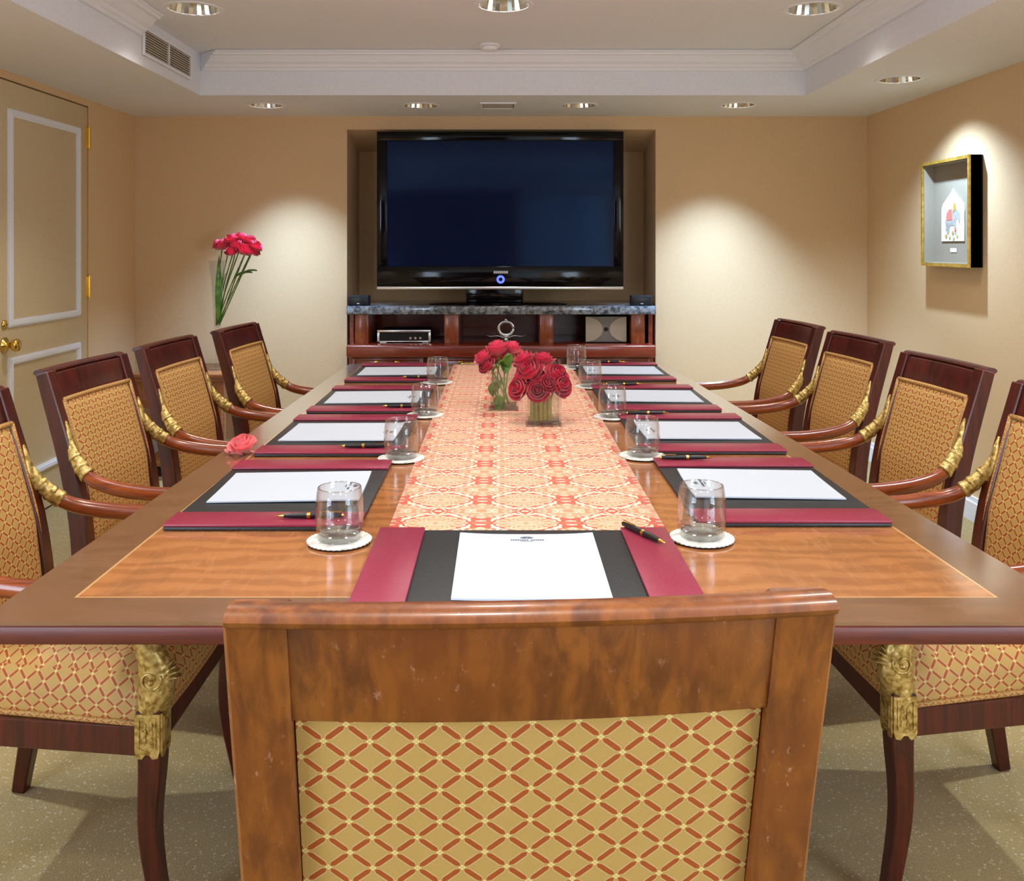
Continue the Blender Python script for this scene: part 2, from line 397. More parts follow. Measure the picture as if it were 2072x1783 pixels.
dr2 = bpy.data.objects.new('door_2', None); col.objects.link(dr2); struct(dr2, 'pale painted double door in the rear wall')
M['paleblue'] = plain('pale_door_paint', (0.62, 0.74, 0.84), rough=0.5)
for x in (0.30, 0.88): mbox('door_leaf', 'paleblue', dr2, x, x+0.57, YR+0.001, YR+0.03, 0.01, 2.02, 0.004)
pn = mbox('trim_5', 'panelling', None, -XW+0.001, 0.20, YR+0.001, YR+0.03, 0, 2.09, 0.004); struct(pn, 'dark wood panelling on the rear wall')

# ceiling: soffit frame around a raised coffer, holes cut for the downlights
DL = {'raised': [(-1.317, 3.99), (0.011, 3.93), (1.334, 3.99), (-0.95, 2.3), (0.011, 2.3), (0.96, 2.3), (-0.95, 0.6), (0.011, 0.6), (0.96, 0.6)],
      'back': [(-1.332, 5.28), (-0.456, 5.29), (0.440, 5.28), (1.341, 5.27)],
      'right': [(1.906, 4.455), (1.906, 2.5), (1.906, 0.5)], 'left': [(-1.906, 2.5), (-1.906, 0.5)]}
RR, RS = 0.112, 0.098
def ceil_slab(x0, x1, y0, y1, z0, z1, holes, r):
    bm = bmesh.new(); box(bm, x0, x1, y0, y1, z0, z1); o = bm_obj('ceiling', bm, 'ceiling')
    if holes:
        bm = bmesh.new()
        for c in holes: cyl(bm, c, r, z0-0.05, z0+0.13, 32)
        cut = bm_obj('cut', bm, 'ceiling')
        md = o.modifiers.new('b', 'BOOLEAN'); md.object = cut; md.operation = 'DIFFERENCE'; md.solver = 'EXACT'
        dg = bpy.context.evaluated_depsgraph_get(); me = bpy.data.meshes.new_from_object(o.evaluated_get(dg))
        o.modifiers.clear(); old = o.data; o.data = me; bpy.data.meshes.remove(old); bpy.data.objects.remove(cut)
    return struct(o)
ceil_slab(CFX0, CFX1, CFY0, CFY1, ZC, ZC+0.175, DL['raised'], RR)
ceil_slab(-XW-0.1, XW+0.1, CFY1, YB, ZS, 2.5, DL['back'], RS)
ceil_slab(CFX1, XW+0.1, CFY0, CFY1, ZS, 2.5, DL['right'], RS)
ceil_slab(-XW-0.1, CFX0, CFY0, CFY1, ZS, 2.5, DL['left'], RS)
ceil_slab(-XW-0.1, XW+0.1, YR-0.1, CFY0, ZS, 2.5, [], RS)

# crown moulding (profile: out from the face, height) mitred at the corners, cut away around the vent
CP = [(0.0, 2.232), (0.018, 2.232), (0.022, 2.244), (0.034, 2.249), (0.040, 2.262), (0.058, 2.270), (0.072, 2.290), (0.080, 2.300), (0.096, 2.302), (0.100, 2.312), (0.112, 2.314), (0.112, ZC-0.002), (0.0, ZC-0.002)]
def crown(name, p0, p1, inward, m0, m1):
    """runs p0->p1 along a coffer face; m0/m1 = mitre run per unit of projection at each end"""
    p0, p1, nrm = Vector(p0), Vector(p1), Vector(inward); d = (p1-p0).normalized(); bm = bmesh.new()
    A = [bm.verts.new(p0+nrm*o+d*o*m0+Vector((0, 0, z))) for o, z in CP]; B = [bm.verts.new(p1+nrm*o-d*o*m1+Vector((0, 0, z))) for o, z in CP]
    n = len(CP)
    for i in range(n): bm.faces.new((A[i], A[(i+1) % n], B[(i+1) % n], B[i]))
    bm.faces.new(A); bm.faces.new(B[::-1])
    struct(bm_obj(name, bm, 'white'), 'white stepped crown moulding of the ceiling coffer')
crown('trim_1', (CFX0, CFY1, 0), (CFX1, CFY1, 0), (0, -1, 0), 1, 1)
crown('trim_2', (CFX1, CFY1, 0), (CFX1, CFY0, 0), (-1, 0, 0), 1, 0)
crown('trim_3', (CFX0, 4.09, 0), (CFX0, CFY0, 0), (1, 0, 0), 0, 0)

def baseboard(name, x0, x1, y0, y1, axis):
    bm = bmesh.new(); box(bm, x0, x1, y0, y1, 0.0, 0.09)
    s = 0.35
    if axis == 'x+': box(bm, x0, x0+(x1-x0)*0.6, y0, y1, 0.09, 0.115)
    elif axis == 'x-': box(bm, x0+(x1-x0)*0.4, x1, y0, y1, 0.09, 0.115)
    else: box(bm, x0, x1, y0+(y1-y0)*0.4, y1, 0.09, 0.115)
    struct(bm_obj(name, bm, 'white'))
baseboard('baseboard_right', XW-0.018, XW-0.0005, YR, YB-0.02, 'x-')
baseboard('baseboard_left', -XW+0.0005, -XW+0.018, YR, DY0-0.01, 'x+')
baseboard('baseboard_left', -XW+0.0005, -XW+0.018, DY1+0.02, YB-0.02, 'x+')
baseboard('baseboard_back', -XW, NX0-0.002, YB-0.018, YB-0.0005, 'y')
baseboard('baseboard_back', NX1+0.002, XW, YB-0.018, YB-0.0005, 'y')

# flush panelled door in the left wall
dr = bpy.data.objects.new('door_1', None); col.objects.link(dr); struct(dr, 'cream panelled door with white mouldings and brass hinges')
mbox('door_leaf', 'door', dr, -XW-0.045, -XW+0.002, DY0+0.004, DY1-0.008, 0.012, DZ-0.008, 0.002)
M['gapbrown'] = plain('door_gap_brown', (0.16, 0.055, 0.012), rough=0.6)
mbox('door_stop', 'gapbrown', dr, -XW-0.09, -XW-0.05, DY0+0.002, DY1-0.002, DZ-0.03, DZ-0.001)
mbox('jamb_edge', 'brass', dr, -XW-0.03, -XW+0.0035, DY1-0.007, DY1-0.001, 0.0, DZ-0.002)
def moulding_frame(y0, y1, z0, z1, wd=0.034):
    def bar(pts):
        bm = bmesh.new()
        for (o0, o1, h) in ((0, 1, 0.010), (0.25, 0.75, 0.016)):
            poly = []
            a, b_, c_, d = pts
            f = lambda p, q, t: (p[0]*(1-t)+q[0]*t, p[1]*(1-t)+q[1]*t)
            q4 = [f(a, d, o0), f(b_, c_, o0), f(b_, c_, o1), f(a, d, o1)]
            va = [bm.verts.new((-XW+0.002, y, z)) for y, z in q4]; vb = [bm.verts.new((-XW+0.002+h, y, z)) for y, z in q4]
            for i in range(4): bm.faces.new((va[i], va[(i+1) % 4], vb[(i+1) % 4], vb[i]))
            bm.faces.new(vb); bm.faces.new(va[::-1])
        bm_obj('panel_moulding', bm, 'white', dr)
    O = [(y0, z0), (y1, z0), (y1, z1), (y0, z1)]; I = [(y0+wd, z0+wd), (y1-wd, z0+wd), (y1-wd, z1-wd), (y0+wd, z1-wd)]
    for i in range(4):
        j = (i+1) % 4; bar([O[i], O[j], I[j], I[i]])
moulding_frame(4.245, 4.965, 0.935, 1.935); moulding_frame(4.245, 4.965, 0.205, 0.795)
for z in (1.895, 1.085, 0.25):
    bm = bmesh.new(); cyl(bm, (-XW+0.010, DY1-0.004), 0.009, z-0.06, z+0.06, 10); box(bm, -XW-0.002, -XW+0.004, DY1-0.03, DY1+0.022, z-0.055, z+0.055)
    bm_obj('hinge', bm, 'brass', dr, True, angle=40)
kb = bmesh.new(); lathe(kb, [(0, 0.002), (0.036, 0.002), (0.036, 0.008), (0.014, 0.014), (0.013, 0.034), (0.026, 0.044), (0.031, 0.056), (0.026, 0.068), (0.0, 0.074)], 20)
bmesh.ops.transform(kb, matrix=Matrix.Translation((-XW+0.001, 4.215, 0.858)) @ Matrix.Rotation(PI/2, 4, 'Y'), verts=kb.verts[:])
bm_obj('door_knob', kb, 'brass', dr, True)
kb = bmesh.new(); lathe(kb, [(0, 0.002), (0.022, 0.002), (0.022, 0.008), (0.008, 0.012), (0.0, 0.02)], 16)
bmesh.ops.transform(kb, matrix=Matrix.Translation((-XW+0.001, 4.215, 0.95)) @ Matrix.Rotation(PI/2, 4, 'Y'), verts=kb.verts[:])
bm_obj('thumb_turn', kb, 'brass', dr, True)

# ------------------------------------------------------------------ ceiling fittings
def downlight(x, y, z, r, label, group, lit=True):
    t = thing('recessed_downlight', label, 'downlight', (x, y, z), 0, group)
    bm = bmesh.new(); lathe(bm, [(r-0.006, -0.004), (r+0.012, -0.004), (r+0.014, -0.0005), (r-0.001, -0.0005), (r-0.006, -0.002)], 40, close=True)
    bm_obj('trim_ring', bm, 'white', t, True, angle=40)
    bm = bmesh.new(); n = 36                                       # fluted reflector, open below
    A, B = [], []
    for i in range(n):
        a = 2*PI*i/n; k = 1.0 if i % 2 else 0.94
        A.append(bm.verts.new(((r-0.004)*k*math.cos(a), (r-0.004)*k*math.sin(a), -0.001))); B.append(bm.verts.new((r*0.72*k*math.cos(a), r*0.72*k*math.sin(a), 0.105)))
    for i in range(n): bm.faces.new((A[i], A[(i+1) % n], B[(i+1) % n], B[i]))
    bm_obj('reflector', bm, 'reflector', t)
    bm = bmesh.new(); cyl(bm, (0, 0), r*0.70, 0.100, 0.104, 24); bm_obj('lamp', bm, 'lamp' if lit else 'chrome', t)
    return t
names_raised = {0: 'recessed downlight in the raised ceiling close to the wall vent', 1: 'recessed downlight in the middle of the raised ceiling above the flower vases',
                2: 'recessed downlight in the raised ceiling on the picture side of the room'}
for i, (x, y) in enumerate(DL['raised']):
    downlight(x, y, ZC, RR, names_raised.get(i, 'recessed downlight in the raised ceiling over the near end of the table'), 'downlights in the raised ceiling')
    spot('downlight_beam', (x, y, ZC-0.006), ROOM_W, WARM, 104 if i in (0, 2) else 146, 0.9, radius=0.09)
nb = ['downlight over the corner with the tall flower vase', 'downlight above the end of the television nearest the tall flower vase',
      'downlight above the end of the television nearest the framed picture', 'downlight in the soffit washing the bare wall on the picture side']
for i, (x, y) in enumerate(DL['back']):
    lit = i in (0, 3)
    downlight(x, y, ZS, RS, nb[i], 'downlights along the television wall', lit)
    if lit: spot('wall_washer', (x+(0.09 if i == 0 else -0.05), y, ZS-0.006), SPOT_W*2.3, (0.43, 0.66, 1.0), 87, 1.0, (1, 0), 0.03)
for i, (x, y) in enumerate(DL['right']):
    downlight(x, y, ZS, RS, 'downlight in the soffit right above the framed picture' if i == 0 else 'downlight in the soffit above the chairs on the picture side', 'downlights in the side soffits')
    if i == 0: spot('picture_light', (x+0.02, y+0.05, ZS-0.006), SPOT_W*1.15, (0.50, 0.72, 1.0), 122, 1.0, (0, 0), 0.02)
    else: spot('soffit_light', (x, y, ZS-0.006), SPOT_W, COOL, 92, 0.9, (0, 0), 0.03)
for i, (x, y) in enumerate(DL['left']):
    downlight(x, y, ZS, RS, 'downlight in the soffit above the chairs on the door side', 'downlights in the side soffits')
    spot('soffit_light', (x, y, ZS-0.006), SPOT_W, COOL, 92, 0.9, (0, 0), 0.03)

M['vent_back'] = plain('vent_shadow', (0.12, 0.08, 0.05), rough=0.9)
M['vent_slat'] = plain('vent_slat', (0.50, 0.43, 0.34), rough=0.5)
def vent(name, label, fn, L, Hh, nsl, sections):
    """vent lying in plane (a along length, b height, c out)"""
    t = thing(name, label, 'vent'); fw = 0.012
    def part(nm, a0, a1, b0, b1, c0, c1, mat): 
        p, q = fn(a0, b0, c0), fn(a1, b1, c1); mbox(nm, mat, t, p[0], q[0], p[1], q[1], p[2], q[2])
    part('backing', 0, L, 0, Hh, 0.0005, 0.002, 'vent_back')
    for (a0, a1, b0, b1) in ((0, L, 0, fw), (0, L, Hh-fw, Hh), (0, fw, fw, Hh-fw), (L-fw, L, fw, Hh-fw)): part('frame', a0, a1, b0, b1, 0.002, 0.012, 'white')
    secw = (L-fw)/sections
    for s in range(sections):
        if s: part('divider', s*secw+fw/2-0.006, s*secw+fw/2+0.006, fw, Hh-fw, 0.002, 0.011, 'white')
        for k in range(nsl):
            b0 = fw+(Hh-2*fw)*(k+0.28)/nsl; b1 = fw+(Hh-2*fw)*(k+0.72)/nsl
            part('slat', s*secw+fw+0.003, (s+1)*secw-0.003, b0, b1, 0.003, 0.009, 'vent_slat')
    return t
vent('air_vent', 'slatted air vent in two halves on the vertical face of the ceiling coffer', lambda a, b, c: (CFX0+c, 4.13+a, 2.155+b), 0.63, 0.128, 9, 2)
vent('ceiling_grille', 'small beige grille in the soffit above the television', lambda a, b, c: (-0.116+a, 5.15+b, ZS-c), 0.20, 0.21, 8, 1)
t = thing('smoke_detector', 'small white smoke detector disc by the crown moulding', 'smoke detector', (-0.06, 4.70, ZC))
bm = bmesh.new(); lathe(bm, [(0, -0.001), (0.052, -0.001), (0.052, -0.012), (0.046, -0.014), (0, -0.014)], 28); bm_obj('base', bm, 'white', t, True, angle=40)
bm = bmesh.new(); lathe(bm, [(0.040, -0.0145), (0.036, -0.030), (0.020, -0.036), (0, -0.036), (0, -0.0145)], 28); bm_obj('cap', bm, 'white', t, True, angle=40)

# ------------------------------------------------------------------ media cabinet, counter, television
CF = 5.56                                                       # cabinet front
t = thing('media_cabinet', 'cherry red media cabinet with open shelves above drawers under the television', 'cabinet', (0, 0, 0))
mbox('carcass', 'cherry', t, -0.925, 0.925, CF+0.10, 6.20, 0.0, 0.64)
for x0, x1 in ((-0.888, -0.806), (-0.345, -0.258), (0.235, 0.318), (0.790, 0.872)): mbox('upright', 'cherry_post', t, x0, x1, CF+0.09, 6.0, 0.712, 0.892, 0.003)
mbox('side_panel', 'cherry', t, -0.925, -0.900, CF+0.13, 6.2, 0.712, 0.892); mbox('side_panel', 'cherry', t, 0.900, 0.925, CF+0.13, 6.2, 0.712, 0.892)
mbox('back_panel', 'cherry', t, -0.925, 0.925, 6.18, 6.2, 0.712, 0.892)
mbox('top_moulding', 'cherry', t, -0.925, 0.925, CF, 6.2, 0.64, 0.712, 0.009, seg=3)
for x0, x1, hx in ((-0.905, -0.468, -0.687), (-0.435, 0.365, -0.185), (0.395, 0.905, 0.672)):
    o = mbox('drawer', 'cherry', t, x0, x1, CF+0.045, CF+0.12, 0.40, 0.645, 0.004)
    pr = mbox('drawer_moulding', 'cherry', o, x0+0.02, x1-0.02, CF+0.03, CF+0.046, 0.615, 0.632, 0.004)
    for s in (x0+0.008, x1-0.026): mbox('drawer_moulding', 'cherry', o, s, s+0.018, CF+0.03, CF+0.046, 0.42, 0.632, 0.004)
    bm = bmesh.new(); pts = crom([(hx-0.06, CF+0.045, 0.604), (hx-0.058, CF+0.01, 0.600), (hx-0.03, CF, 0.604), (hx, CF-0.003, 0.606), (hx+0.03, CF, 0.604), (hx+0.058, CF+0.01, 0.600), (hx+0.06, CF+0.045, 0.604)], 4)
    sweep(bm, pts, [(0.007, 0.007)]*len(pts), (0, 0, 1), 8, False); bm_obj('handle', bm, 'brass', o, True, angle=50)
    for s in (-0.06, 0.06):
        bm = bmesh.new(); lathe(bm, [(0, 0), (0.015, 0), (0.015, 0.004), (0, 0.006)], 12)
        bmesh.ops.transform(bm, matrix=Matrix.Translation((hx+s, CF+0.045, 0.604)) @ Matrix.Rotation(PI/2, 4, 'X'), verts=bm.verts[:]); bm_obj('handle_rose', bm, 'brass', o)
ct = mbox('stone_counter', 'granite', None, -0.935, 0.935, 5.615, 6.20, 0.893, 0.943, 0.006); tag(ct, 'grey granite counter slab under the television', 'counter')

tv = thing('television', 'large flat black plasma television on a pedestal in the wall niche', 'television', (0, 5.67, 0.943))
TX0, TX1, TZ0, TZ1 = -0.757, 0.745, 0.098, 1.062
mbox('body', 'tvblack', tv, TX0+0.02, TX1-0.02, 0.022, 0.10, TZ0+0.02, TZ1-0.02, 0.01)
for nm, a in (('bezel', (TX0, TX1, TZ1-0.058, TZ1)), ('bezel', (TX0, TX0+0.062, TZ0+0.142, TZ1-0.058)), ('bezel', (TX1-0.058, TX1, TZ0+0.142, TZ1-0.058)), ('bezel', (TX0, TX1, TZ0+0.020, TZ0+0.142))):
    mbox(nm, 'tvblack', tv, a[0], a[1], 0.0, 0.024, a[2], a[3], 0.004)
mbox('chrome_strip', 'silver', tv, TX0, TX1, -0.003, 0.026, TZ0, TZ0+0.019, 0.004)
mbox('screen', 'screen', tv, TX0+0.060, TX1-0.056, 0.010, 0.0235, TZ0+0.140, TZ1-0.056)
o = mbox('badge', 'black', tv, -0.05, 0.045, -0.0012, 0.0, TZ0+0.094, TZ0+0.118)
M['badge'] = plain('badge_white', (0.75, 0.76, 0.8), rough=0.4)
for k in range(7): mbox('letter', 'badge', o, -0.044+k*0.0125, -0.0345+k*0.0125, -0.0022, -0.0012, TZ0+0.099, TZ0+0.113)
bm = bmesh.new(); lathe(bm, [(0.012, 0), (0.025, 0), (0.025, 0.003), (0.012, 0.003)], 24, close=True)
bmesh.ops.transform(bm, matrix=Matrix.Translation((-0.003, -0.0005, TZ0+0.062)) @ Matrix.Rotation(PI/2, 4, 'X'), verts=bm.verts[:]); bm_obj('power_ring', bm, 'led', tv, True, angle=40)
mbox('neck', 'tvblack', tv, -0.215, 0.135, 0.03, 0.08, 0.018, TZ0+0.03, 0.006)
bm = bmesh.new(); lathe(bm, [(0, 0.0), (0.43, 0.0), (0.43, 0.006), (0.40, 0.012), (0.20, 0.018), (0, 0.018)], 48)
bmesh.ops.transform(bm, matrix=Matrix.Translation((-0.02, 0.12, 0)) @ Matrix.Diagonal((1, 0.36, 1, 1)), verts=bm.verts[:]); bm_obj('stand_base', bm, 'tvblack', tv, True, angle=40)

def satellite(x, label):
    t = thing('satellite_speaker', label, 'speaker', (x, 5.70, 0.943), 0, 'small speakers on the counter')
    mbox('cabinet', 'matt_black', t, -0.064, 0.064, -0.04, 0.04, 0.0, 0.062, 0.006); mbox('grille', 'black', t, -0.056, 0.056, -0.044, -0.0395, 0.006, 0.056, 0.002)
    mbox('badge', 'silver', t, -0.008, 0.008, -0.0455, -0.044, 0.012, 0.016)
satellite(-0.868, 'small black speaker on the granite counter at the flower vase side'); satellite(0.855, 'small black speaker on the granite counter at the picture side')

t = thing('receiver', 'silver framed black receiver on the cabinet shelf', 'receiver', (-0.595, 5.70, 0.712))
mbox('case', 'matt_black', t, -0.150, 0.150, 0.012, 0.28, 0.006, 0.075)
for a in ((-0.164, 0.164, 0.066, 0.080), (-0.164, -0.150, 0.006, 0.066), (0.150, 0.164, 0.006, 0.066), (-0.150, 0.150, 0.006, 0.014)): mbox('front_frame', 'silver', t, a[0], a[1], 0.0, 0.02, a[2], a[3], 0.002)
for x in (-0.13, 0.13): mbox('foot', 'silver', t, x-0.02, x+0.02, 0.02, 0.06, 0.0, 0.0065)
for x in (0.04, 0.07, 0.10):
    bm = bmesh.new(); lathe(bm, [(0, 0), (0.008, 0), (0.008, 0.01), (0, 0.01)], 12); bmesh.ops.transform(bm, matrix=Matrix.Translation((x, 0.012, 0.03)) @ Matrix.Rotation(PI/2, 4, 'X'), verts=bm.verts[:]); bm_obj('knob', bm, 'silver', t)

t = thing('shelf_speaker', 'beige speaker with an hourglass front on the cabinet shelf', 'speaker', (0.642, 5.70, 0.712))
mbox('cabinet', 'matt_black', t, -0.125, 0.125, 0.012, 0.22, 0.0, 0.165)
M['horn_grey'] = plain('horn_grey', (0.24, 0.22, 0.19), rough=0.6)
mbox('baffle', 'horn_grey', t, -0.125, 0.125, 0.0, 0.0115, 0.008, 0.162, 0.002)
for s in (-1, 1):
    poly = [(s*(0.124-0.104*math.sin(a)), 0.085+0.076*math.cos(a)) for a in [PI*k/14 for k in range(15)]]
    bm = bmesh.new(); prism(bm, poly, 0, 0.006, Matrix.Translation((0, 0, 0)) @ Matrix.Rotation(PI/2, 4, 'X')); bm_obj('horn_panel', bm, 'beige_grille', t)
bm = bmesh.new(); lathe(bm, [(0, 0), (0.013, 0), (0.012, 0.006), (0, 0.007)], 16); bmesh.ops.transform(bm, matrix=Matrix.Translation((0, 0, 0.085)) @ Matrix.Rotation(PI/2, 4, 'X'), verts=bm.verts[:]); bm_obj('centre_plug', bm, 'matt_black', t)

t = thing('silver_ornament', 'silver ring shaped ornament on leafy base in the middle cabinet shelf', 'ornament', (0.03, 5.72, 0.712))
bm = bmesh.new(); lathe(bm, [(0, 0), (0.06, 0), (0.055, 0.01), (0.02, 0.018), (0.016, 0.035), (0.03, 0.045), (0, 0.045)], 20); bm_obj('foot', bm, 'silver', t, True)
bm = bmesh.new()
pts = [Vector((0.046*math.cos(a), 0, 0.090+0.042*math.sin(a))) for a in [2*PI*k/24 for k in range(25)]]
sweep(bm, pts, [(0.012, 0.012)]*25, (0, 1, 0), 10, False); bm_obj('ring', bm, 'silver', t, True)
for s in (-1, 1):
    bm = bmesh.new(); pts = crom([(s*0.01, 0, 0.03), (s*0.05, -0.01, 0.045), (s*0.10, -0.01, 0.042), (s*0.13, 0, 0.055)], 4); sweep(bm, pts, lerp_list([(0.006, 0.004), (0.016, 0.004), (0.012, 0.003), (0.002, 0.002)], len(pts)), (0, 1, 0), 8, False); bm_obj('leaf_scroll', bm, 'silver', t, True)
bm = bmesh.new(); lathe(bm, [(0, 0), (0.014, 0.006), (0.010, 0.02), (0, 0.03)], 12, (0, 0, 0.130)); bm_obj('finial', bm, 'silver', t, True)

# ------------------------------------------------------------------ framed picture on the right wall
PY0, PY1, PZ0, PZ1, PX = 4.352, 4.849, 1.206, 1.735, 2.189
t = thing('framed_picture', 'shadow box picture of an elephant in a gold edged black frame on the wall', 'picture', (0, 0, 0))
def rect_frame(nm, mat, x0, x1, wd, grow=0):
    a0, a1, b0, b1 = PY0-grow, PY1+grow, PZ0-grow, PZ1+grow
    for q in ((a0, a1, b0, b0+wd), (a0, a1, b1-wd, b1), (a0, a0+wd, b0+wd, b1-wd), (a1-wd, a1, b0+wd, b1-wd)): mbox(nm, mat, t, x0, x1, q[0], q[1], q[2], q[3])
M['goldframe'] = noisy('gold_leaf', (0.50, 0.30, 0.04), (0.72, 0.48, 0.10), 50, metal=0.7, rough=0.35)
rect_frame('frame_side', 'matt_black', PX+0.0045, XW-0.001, 0.012); rect_frame('frame_lip', 'goldframe', PX-0.004, PX+0.0045, 0.016, 0.001)
rect_frame('liner', 'mat_linen', PX+0.006, XW-0.0061, 0.0185)
mbox('backing', 'mat_linen', t, XW-0.006, XW-0.001, PY0+0.012, PY1-0.012, PZ0+0.012, PZ1-0.012)
def wallpoly(nm, mat, poly, off, th, parent):
    """polygon in (y, z) on the picture plane, seen from -x"""
    bm = bmesh.new(); X = XW-0.006-off
    A = [bm.verts.new((X, y, z)) for y, z in poly]; B = [bm.verts.new((X-th, y, z)) for y, z in poly]; n = len(poly)
    for i in range(n): bm.faces.new((A[i], A[(i+1) % n], B[(i+1) % n], B[i]))
    bm.faces.new(A); bm.faces.new(B); return bm_obj(nm, bm, mat, parent)
yc, zb = 4.625, 1.331
def P(u, v): return (yc-u*1.0, zb+v)                                # u to the viewer's right
hw, sh, top = 0.116, 0.150, 0.262
arch = [P(-hw, 0), P(hw, 0), P(hw, sh)] + [P(hw*math.cos(a*0.9)**0.8, sh+0.062*math.sin(a)) for a in (0.35, 0.7, 1.0)] + [P(0.014, top-0.018), P(0, top), P(-0.014, top-0.018)] + [P(-hw*math.cos(a*0.9)**0.8, sh+0.062*math.sin(a)) for a in (1.0, 0.7, 0.35)] + [P(-hw, sh)]
M['cream'] = plain('cream_card', (0.80, 0.78, 0.70), rough=0.7); M['elephant'] = noisy('painted_grey', (0.28, 0.27, 0.25), (0.40, 0.38, 0.34), 60, rough=0.8)
M['coralpaint'] = plain('painted_coral', (0.75, 0.16, 0.12), rough=0.8); M['ochre'] = plain('painted_ochre', (0.46, 0.26, 0.04), rough=0.8); M['palegreen'] = plain('painted_green', (0.45, 0.46, 0.18), rough=0.8)
ap = wallpoly('arched_card', 'cream', arch, 0.001, 0.004, t)
el = [(-0.055, 0.040), (-0.060, 0.085), (-0.050, 0.122), (-0.020, 0.135), (0.015, 0.130), (0.035, 0.140), (0.055, 0.132), (0.066, 0.115), (0.062, 0.090), (0.056, 0.070), (0.050, 0.085), (0.042, 0.098), (0.030, 0.085), (0.032, 0.030), (0.018, 0.030), (0.014, 0.068), (-0.020, 0.066), (-0.030, 0.030), (-0.046, 0.030), (-0.044, 0.055)]
wallpoly('elephant', 'elephant', [P(u*1.22, v*1.15) for u, v in el], 0.0052, 0.001, ap)
wallpoly('saddle_cloth', 'coralpaint', [P(u*1.22, v*1.15) for u, v in ((-0.044, 0.090), (-0.046, 0.118), (-0.030, 0.137), (-0.004, 0.138), (0.0, 0.092))], 0.0064, 0.001, ap)
wallpoly('rider', 'ochre', [P(u*1.22, v*1.15) for u, v in ((0.006, 0.128), (0.010, 0.158), (0.018, 0.168), (0.026, 0.160), (0.030, 0.142), (0.022, 0.128))], 0.0064, 0.001, ap)
for u, v, mm in ((-0.052, 0.022, 'ochre'), (-0.022, 0.018, 'palegreen'), (0.004, 0.036, 'ochre'), (0.026, 0.050, 'coralpaint'), (0.040, 0.024, 'palegreen'), (0.012, 0.014, 'palegreen')):
    wallpoly('plant', mm, [P(u*1.22+0.010*math.cos(a), v*1.15+0.010*math.sin(a)) for a in [2*PI*k/8 for k in range(8)]], 0.0064, 0.001, ap)
wallpoly('caption_plate', 'cream', [P(-0.030, -0.055), P(0.034, -0.055), P(0.034, -0.035), P(-0.030, -0.035)], 0.001, 0.001, t)['label'] = 'small pale caption strip'

# ------------------------------------------------------------------ corner console
t = thing('console_table', 'small wooden console with a drawer and low shelf in the corner by the door', 'table', (-1.812, 5.47, 0))
mbox('top', 'console', t, -0.272, 0.272, -0.258, 0.235, 0.565, 0.589, 0.006); mbox('top_moulding', 'console', t, -0.262, 0.262, -0.246, 0.235, 0.545, 0.565, 0.004)
mbox('apron', 'console', t, -0.25, 0.25, -0.225, 0.23, 0.395, 0.545)
dw = mbox('drawer', 'console', t, -0.205, 0.205, -0.234, -0.2255, 0.425, 0.525, 0.003)
bm = bmesh.new(); lathe(bm, [(0, 0), (0.010, 0), (0.008, 0.012), (0.013, 0.02), (0, 0.026)], 14); bmesh.ops.transform(bm, matrix=Matrix.Translation((0, -0.234, 0.475)) @ Matrix.Rotation(PI/2, 4, 'X'), verts=bm.verts[:]); bm_obj('knob', bm, 'brass', dw, True)
for sx in (-1, 1):
    for sy in (-1, 1): mbox('leg', 'console', t, sx*0.236-0.018, sx*0.236+0.018, sy*0.21-0.018, sy*0.21+0.018, 0.0, 0.395, 0.003)
mbox('shelf', 'console', t, -0.217, 0.217, -0.225, 0.225, 0.062, 0.095, 0.004)
mbox('plinth', 'matt_black', t, -0.217, 0.217, -0.19, 0.19, 0.0, 0.0615)

# ------------------------------------------------------------------ conference table
tb = thing('conference_table', 'long polished mahogany conference table with a flame veneer field', 'table', (0.045, 0, 0))
ox = 0.045
def Lq(x, y): return (x-ox, y)
OUT = [Lq(-0.785, 1.382), Lq(0.90, 1.382), Lq(0.775, 4.405), Lq(-0.722, 4.405)]
INN = [Lq(-0.680, 1.482), Lq(0.792, 1.482), Lq(0.722, 4.335), Lq(-0.652, 4.335)]
def inset(q, k):
    c = Vector((sum(p[0] for p in q)/4, sum(p[1] for p in q)/4)); s = ((-1, -1), (1, -1), (1, 1), (-1, 1))
    return [(p[0]-a*k, p[1]-b_*k) for p, (a, b_) in zip(q, s)]
bm = bmesh.new(); prism(bm, inset(INN, 0.004), TZ-0.02, TZ-0.0006); bm_obj('veneer_field', bm, 'field', tb)
I2 = inset(INN, 0.0045)
for i in range(4):
    j = (i+1) % 4
    bm = bmesh.new(); prism(bm, [INN[i], INN[j], I2[j], I2[i]], TZ-0.01, TZ-0.0004); bm_obj('inlay_line', bm, 'string', tb)
    e = inset(OUT, 0.004); bm = bmesh.new(); prism(bm, [e[i], e[j], INN[j], INN[i]], TZ-0.006, TZ); bm_obj('border_plank', bm, 'border', tb)
    e2 = inset(OUT, 0.10); bm = bmesh.new(); prism(bm, [OUT[i], OUT[j], e2[j], e2[i]], TZ-0.033, TZ-0.0062)
    bevel(bm, 0.0025, 2); bm_obj('edge_moulding', bm, 'edge', tb, True, angle=35)
A_ = inset(OUT, 0.42); B_ = inset(OUT, 0.445)
for i in range(4):
    j = (i+1) % 4; bm = bmesh.new(); prism(bm, [A_[i], A_[j], B_[j], B_[i]], TZ-0.11, TZ-0.0205); bm_obj('apron', bm, 'edge', tb)
